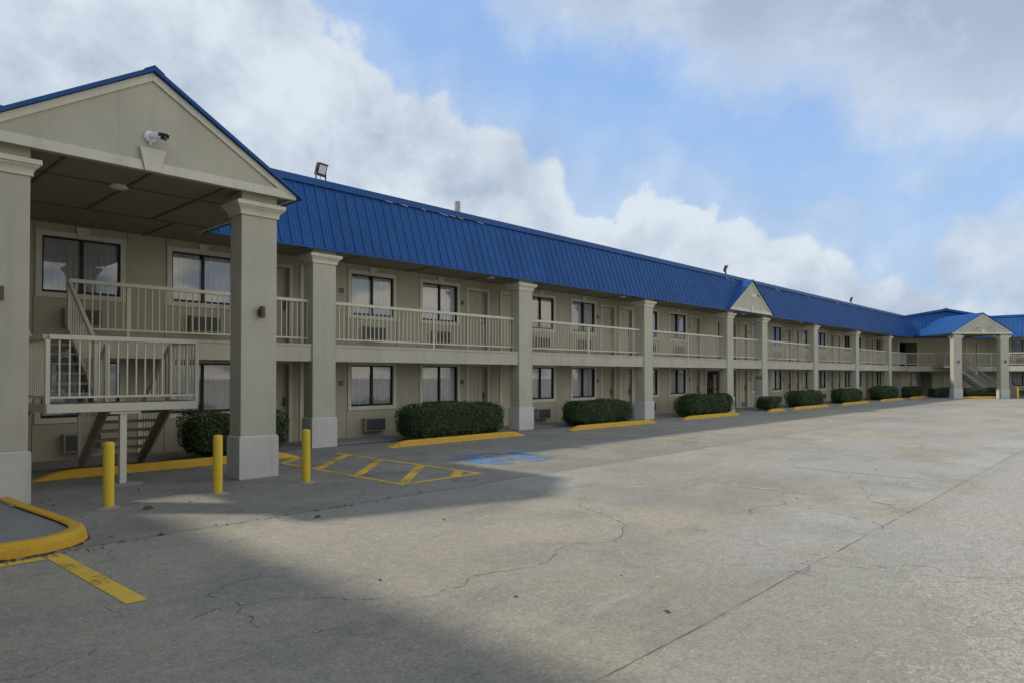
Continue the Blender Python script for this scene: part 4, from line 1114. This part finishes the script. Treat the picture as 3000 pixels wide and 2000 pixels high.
SUN_D = Vector((.60, -.72, -1.)).normalized()       # direction the light travels
sun = bpy.data.lights.new('sun', 'SUN'); sun.energy = 2.3; sun.angle = R(2.4); sun.color = (1., .93, .82)
so = bpy.data.objects.new('sun', sun); COL.objects.link(so); so.rotation_euler = SUN_D.to_track_quat('-Z', 'Y').to_euler(); so.location = (-30, 40, 50)
elev = math.asin(-SUN_D.z); azim = math.atan2(-SUN_D.x, -SUN_D.y)

def build_world():
    w = bpy.data.worlds.new('World'); SC.world = w; w.cycles.sampling_method = 'MANUAL'; w.cycles.sample_map_resolution = 512; w.use_nodes = True; nt = w.node_tree; L = nt.links; nt.nodes.clear()
    out = nt.nodes.new('ShaderNodeOutputWorld'); bg = nt.nodes.new('ShaderNodeBackground'); L.new(bg.outputs[0], out.inputs[0]); bg.inputs[1].default_value = .10
    sky = nt.nodes.new('ShaderNodeTexSky'); sky.sky_type = 'NISHITA'; sky.sun_disc = False; sky.sun_elevation = elev; sky.sun_rotation = azim
    sky.air_density = 1.0; sky.dust_density = 1.2; sky.ozone_density = 1.6
    d = nt.nodes.new('ShaderNodeTexCoord').outputs['Generated']
    def dot(v):
        n = nt.nodes.new('ShaderNodeVectorMath'); n.operation = 'DOT_PRODUCT'; L.new(d, n.inputs[0]); n.inputs[1].default_value = v; return n.outputs['Value']
    c_, s_ = math.cos(R(TH)), math.sin(R(TH))
    az = math_n(nt, 'MULTIPLY', math_n(nt, 'ARCTAN2', dot((s_, -c_, 0)), dot((c_, s_, 0))), 180 / math.pi)
    z = dot((0, 0, 1)); el = math_n(nt, 'MULTIPLY', math_n(nt, 'ARCSINE', z), 180 / math.pi)
    # cloud-deck coordinates: the view ray meets a flat layer
    k = math_n(nt, 'DIVIDE', 1.0, math_n(nt, 'ADD', math_n(nt, 'MAXIMUM', z, 0.), .16))
    vm = nt.nodes.new('ShaderNodeVectorMath'); vm.operation = 'SCALE'; L.new(d, vm.inputs[0]); L.new(k, vm.inputs['Scale'])
    p = vm.outputs[0]
    def curve(pts, lo=-60., hi=60., top=60.):
        n = nt.nodes.new('ShaderNodeFloatCurve'); cv = n.mapping.curves[0]
        P = [((a - lo) / (hi - lo), e / top) for a, e in pts]
        cv.points[0].location = P[0]; cv.points[1].location = P[-1]
        for q in P[1:-1]: cv.points.new(*q)
        for q in cv.points: q.handle_type = 'AUTO'
        n.mapping.update()
        L.new(math_n(nt, 'DIVIDE', math_n(nt, 'SUBTRACT', az, lo), hi - lo, clamp=True), n.inputs['Value'])
        return math_n(nt, 'MULTIPLY', n.outputs[0], top)
    def shift(v, o):
        n = nt.nodes.new('ShaderNodeVectorMath'); n.operation = 'ADD'; L.new(v, n.inputs[0]); n.inputs[1].default_value = o; return n.outputs[0]
    def billow(v, sc, sm=.6):
        n = nt.nodes.new('ShaderNodeTexVoronoi'); n.feature = 'F1'; n.inputs['Scale'].default_value = sc
        L.new(v, n.inputs['Vector']); return n.outputs['Distance']
    # warp so the billows do not look like cells
    wn = nt.nodes.new('ShaderNodeTexNoise'); wn.inputs['Scale'].default_value = 5; wn.inputs['Detail'].default_value = 2; L.new(d, wn.inputs['Vector'])
    ws = nt.nodes.new('ShaderNodeVectorMath'); ws.operation = 'SCALE'; ws.inputs['Scale'].default_value = .10; L.new(wn.outputs['Color'], ws.inputs[0])
    wa = nt.nodes.new('ShaderNodeVectorMath'); wa.operation = 'ADD'; L.new(d, wa.inputs[0]); L.new(ws.outputs[0], wa.inputs[1]); dw = wa.outputs[0]
    SUNO = (-SUN_D.x * .045, -SUN_D.y * .045, -SUN_D.z * .045 + .02)
    def dens(o):
        v = shift(dw, o)
        return math_n(nt, 'MULTIPLY_ADD', noise(nt, v, 3.9, 8, .60, sc=(1, 1, 1.2)), 1.45, .05)
    D0 = dens((0, 0, 0)); D1 = dens(SUNO)
    slope = math_n(nt, 'SUBTRACT', D0, D1)
    n_big = noise(nt, p, 1.1, 4, .58); n_fine = noise(nt, d, 13, 6, .66); n_mid = noise(nt, d, 3.3, 2, .55, off=(4, 1, 2))
    b1 = billow(dw, 17)
    # bank 1: cumulus below a falling edge
    e1 = curve([(-60, 52), (-37, 45), (-24, 36), (-16.9, 28.5), (-12.5, 25.7), (-8.9, 22.8), (-3.9, 21.4), (.1, 19.6), (3.1, 17.3), (5.5, 15.6), (11, 15.3), (15.1, 14.8), (18.1, 12.6), (25.3, 9.2), (30.5, 6.8), (36, 5), (60, 8)])
    x1 = math_n(nt, 'SUBTRACT', e1, el)
    x1 = math_n(nt, 'MULTIPLY_ADD', math_n(nt, 'SUBTRACT', n_fine, .5), 5., x1); x1 = math_n(nt, 'MULTIPLY_ADD', math_n(nt, 'SUBTRACT', n_mid, .5), 5., x1)
    x1 = math_n(nt, 'MULTIPLY_ADD', math_n(nt, 'SUBTRACT', .45, b1), 3.2, x1)
    crest = math_n(nt, 'MULTIPLY', ramp(nt, az, 2., 7.), ramp(nt, az, 24., 15.))
    m1a = ramp(nt, x1, -.7, 1.5); m1b = ramp(nt, x1, -.2, .9)
    m1 = math_n(nt, 'ADD', math_n(nt, 'MULTIPLY', m1b, crest), math_n(nt, 'MULTIPLY', m1a, math_n(nt, 'SUBTRACT', 1., crest)))
    # bank 2: soft grey sheet above a falling edge on the right
    e2 = curve([(-60, 60), (-30, 50), (-14, 36), (-4.2, 28.6), (-.6, 25.9), (4, 26.2), (8.9, 24.2), (13, 23.2), (18.5, 19.8), (24.8, 18.3), (28.5, 15.2), (33, 14.6), (36.8, 14.4), (60, 16)])
    x2 = math_n(nt, 'SUBTRACT', el, e2); x2 = math_n(nt, 'MULTIPLY_ADD', math_n(nt, 'SUBTRACT', n_mid, .5), 10., x2); x2 = math_n(nt, 'MULTIPLY_ADD', math_n(nt, 'SUBTRACT', n_fine, .5), 7., x2)
    m2 = math_n(nt, 'MULTIPLY', ramp(nt, x2, -2.2, 4.2), .93)
    def blob(a0, e0, ra, re, soft, amp):
        u = math_n(nt, 'DIVIDE', math_n(nt, 'SUBTRACT', az, a0), ra); v = math_n(nt, 'DIVIDE', math_n(nt, 'SUBTRACT', el, e0), re)
        q = math_n(nt, 'SUBTRACT', 1.0, math_n(nt, 'SQRT', math_n(nt, 'ADD', math_n(nt, 'MULTIPLY', u, u), math_n(nt, 'MULTIPLY', v, v))))
        q = math_n(nt, 'MULTIPLY_ADD', math_n(nt, 'SUBTRACT', n_fine, .5), amp * 1.4, q); q = math_n(nt, 'MULTIPLY_ADD', math_n(nt, 'SUBTRACT', n_mid, .5), amp, q)
        return ramp(nt, q, -.15, soft)
    m3 = math_n(nt, 'MULTIPLY', blob(39, 7.5, 8.5, 5.0, .5, 1.2), .85); m4 = math_n(nt, 'MULTIPLY', blob(25.2, 12.0, 4.4, 2.0, .9, 1.8), .45); m4b = math_n(nt, 'MULTIPLY', blob(31, 13.9, 3.4, 1.5, .9, 1.6), .40)
    # thin veil drifting over the blue
    veil = math_n(nt, 'MULTIPLY', ramp(nt, noise(nt, p, 1.9, 5, .62, off=(9, 3, 0)), .42, .74), .34)
    veil = math_n(nt, 'MAXIMUM', veil, math_n(nt, 'MULTIPLY', ramp(nt, x1, -7., 0.), .38))
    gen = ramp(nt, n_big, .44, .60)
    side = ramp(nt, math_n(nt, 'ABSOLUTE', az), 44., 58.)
    mf = math_n(nt, 'MAXIMUM', math_n(nt, 'MAXIMUM', m1, m2), math_n(nt, 'MAXIMUM', math_n(nt, 'MAXIMUM', m3, veil), math_n(nt, 'MAXIMUM', m4, m4b)))
    haze = ramp(nt, el, 11., -1.)
    mf = math_n(nt, 'MAXIMUM', mf, math_n(nt, 'MULTIPLY', haze, .7))
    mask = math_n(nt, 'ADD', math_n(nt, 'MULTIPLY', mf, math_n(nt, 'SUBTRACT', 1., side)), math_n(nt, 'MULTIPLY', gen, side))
    # light and shade inside the clouds
    lit = math_n(nt, 'MULTIPLY_ADD', slope, 1.45, .48)
    lit = math_n(nt, 'MULTIPLY_ADD', math_n(nt, 'SUBTRACT', D0, .62), 1.15, lit)
    lit = math_n(nt, 'MULTIPLY_ADD', math_n(nt, 'SUBTRACT', n_fine, .5), .75, lit)
    lit = math_n(nt, 'MULTIPLY_ADD', math_n(nt, 'SUBTRACT', .42, b1), .45, lit)
    rim = math_n(nt, 'MULTIPLY', math_n(nt, 'MULTIPLY', ramp(nt, x1, 3.6, .8), m1), math_n(nt, 'MULTIPLY_ADD', crest, .30, .16))
    low = math_n(nt, 'MULTIPLY', math_n(nt, 'MULTIPLY', ramp(nt, x1, 2., 8.), ramp(nt, az, 0., 14.)), -.22)
    lit = math_n(nt, 'ADD', math_n(nt, 'ADD', lit, rim), low)
    lit = math_n(nt, 'MINIMUM', math_n(nt, 'MAXIMUM', lit, 0.), 1.)
    cc = mixc(nt, lit, (2.95, 3.58, 4.52), (5.25, 5.80, 6.40))
    fill_clouds = mixc(nt, lit, (8.0, 7.4, 6.25), (11.2, 10.2, 8.4))  # clouds outside the view, made brighter and warmer to fill the shaded facade
    bs_ = nt.nodes.new('ShaderNodeVectorMath'); bs_.operation = 'SCALE'; L.new(fill_clouds, bs_.inputs[0]); L.new(math_n(nt, 'MULTIPLY_ADD', ramp(nt, el, 52., 14.), .72, .66), bs_.inputs['Scale'])  # boosted towards the horizon so the facade gains more light than the ground
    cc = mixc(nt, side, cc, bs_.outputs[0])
    thick = ramp(nt, math_n(nt, 'ADD', x2, math_n(nt, 'MULTIPLY', D0, 9.)), 6., 17.)
    grey2 = mixc(nt, thick, (4.3, 4.95, 6.0), (2.85, 3.5, 4.5))
    grey2 = mixc(nt, math_n(nt, 'MINIMUM', math_n(nt, 'MAXIMUM', math_n(nt, 'MULTIPLY', slope, 2.2), 0.), .5), grey2, (5.6, 6.2, 7.0))
    only2 = math_n(nt, 'MULTIPLY', m2, math_n(nt, 'SUBTRACT', 1., m1))
    cc = mixc(nt, math_n(nt, 'MULTIPLY', only2, math_n(nt, 'SUBTRACT', 1., side)), cc, grey2)
    grad = mixc(nt, ramp(nt, el, 30., 6.), (2.2, 3.85, 7.05), (3.1, 4.5, 6.8))
    skyc = mixc(nt, .8, sky.outputs[0], grad)
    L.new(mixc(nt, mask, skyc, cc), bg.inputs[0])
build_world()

SC.view_settings.view_transform = 'Standard'; SC.view_settings.look = 'None'; SC.view_settings.exposure = .45; SC.view_settings.gamma = 1
SC.render.engine = 'CYCLES'
SC.cycles.use_denoising = True; SC.cycles.max_bounces = 6; SC.cycles.diffuse_bounces = 3; SC.cycles.glossy_bounces = 3; SC.cycles.transparent_max_bounces = 12
SC.cycles.caustics_reflective = False; SC.cycles.caustics_refractive = False; SC.cycles.sample_clamp_indirect = 4
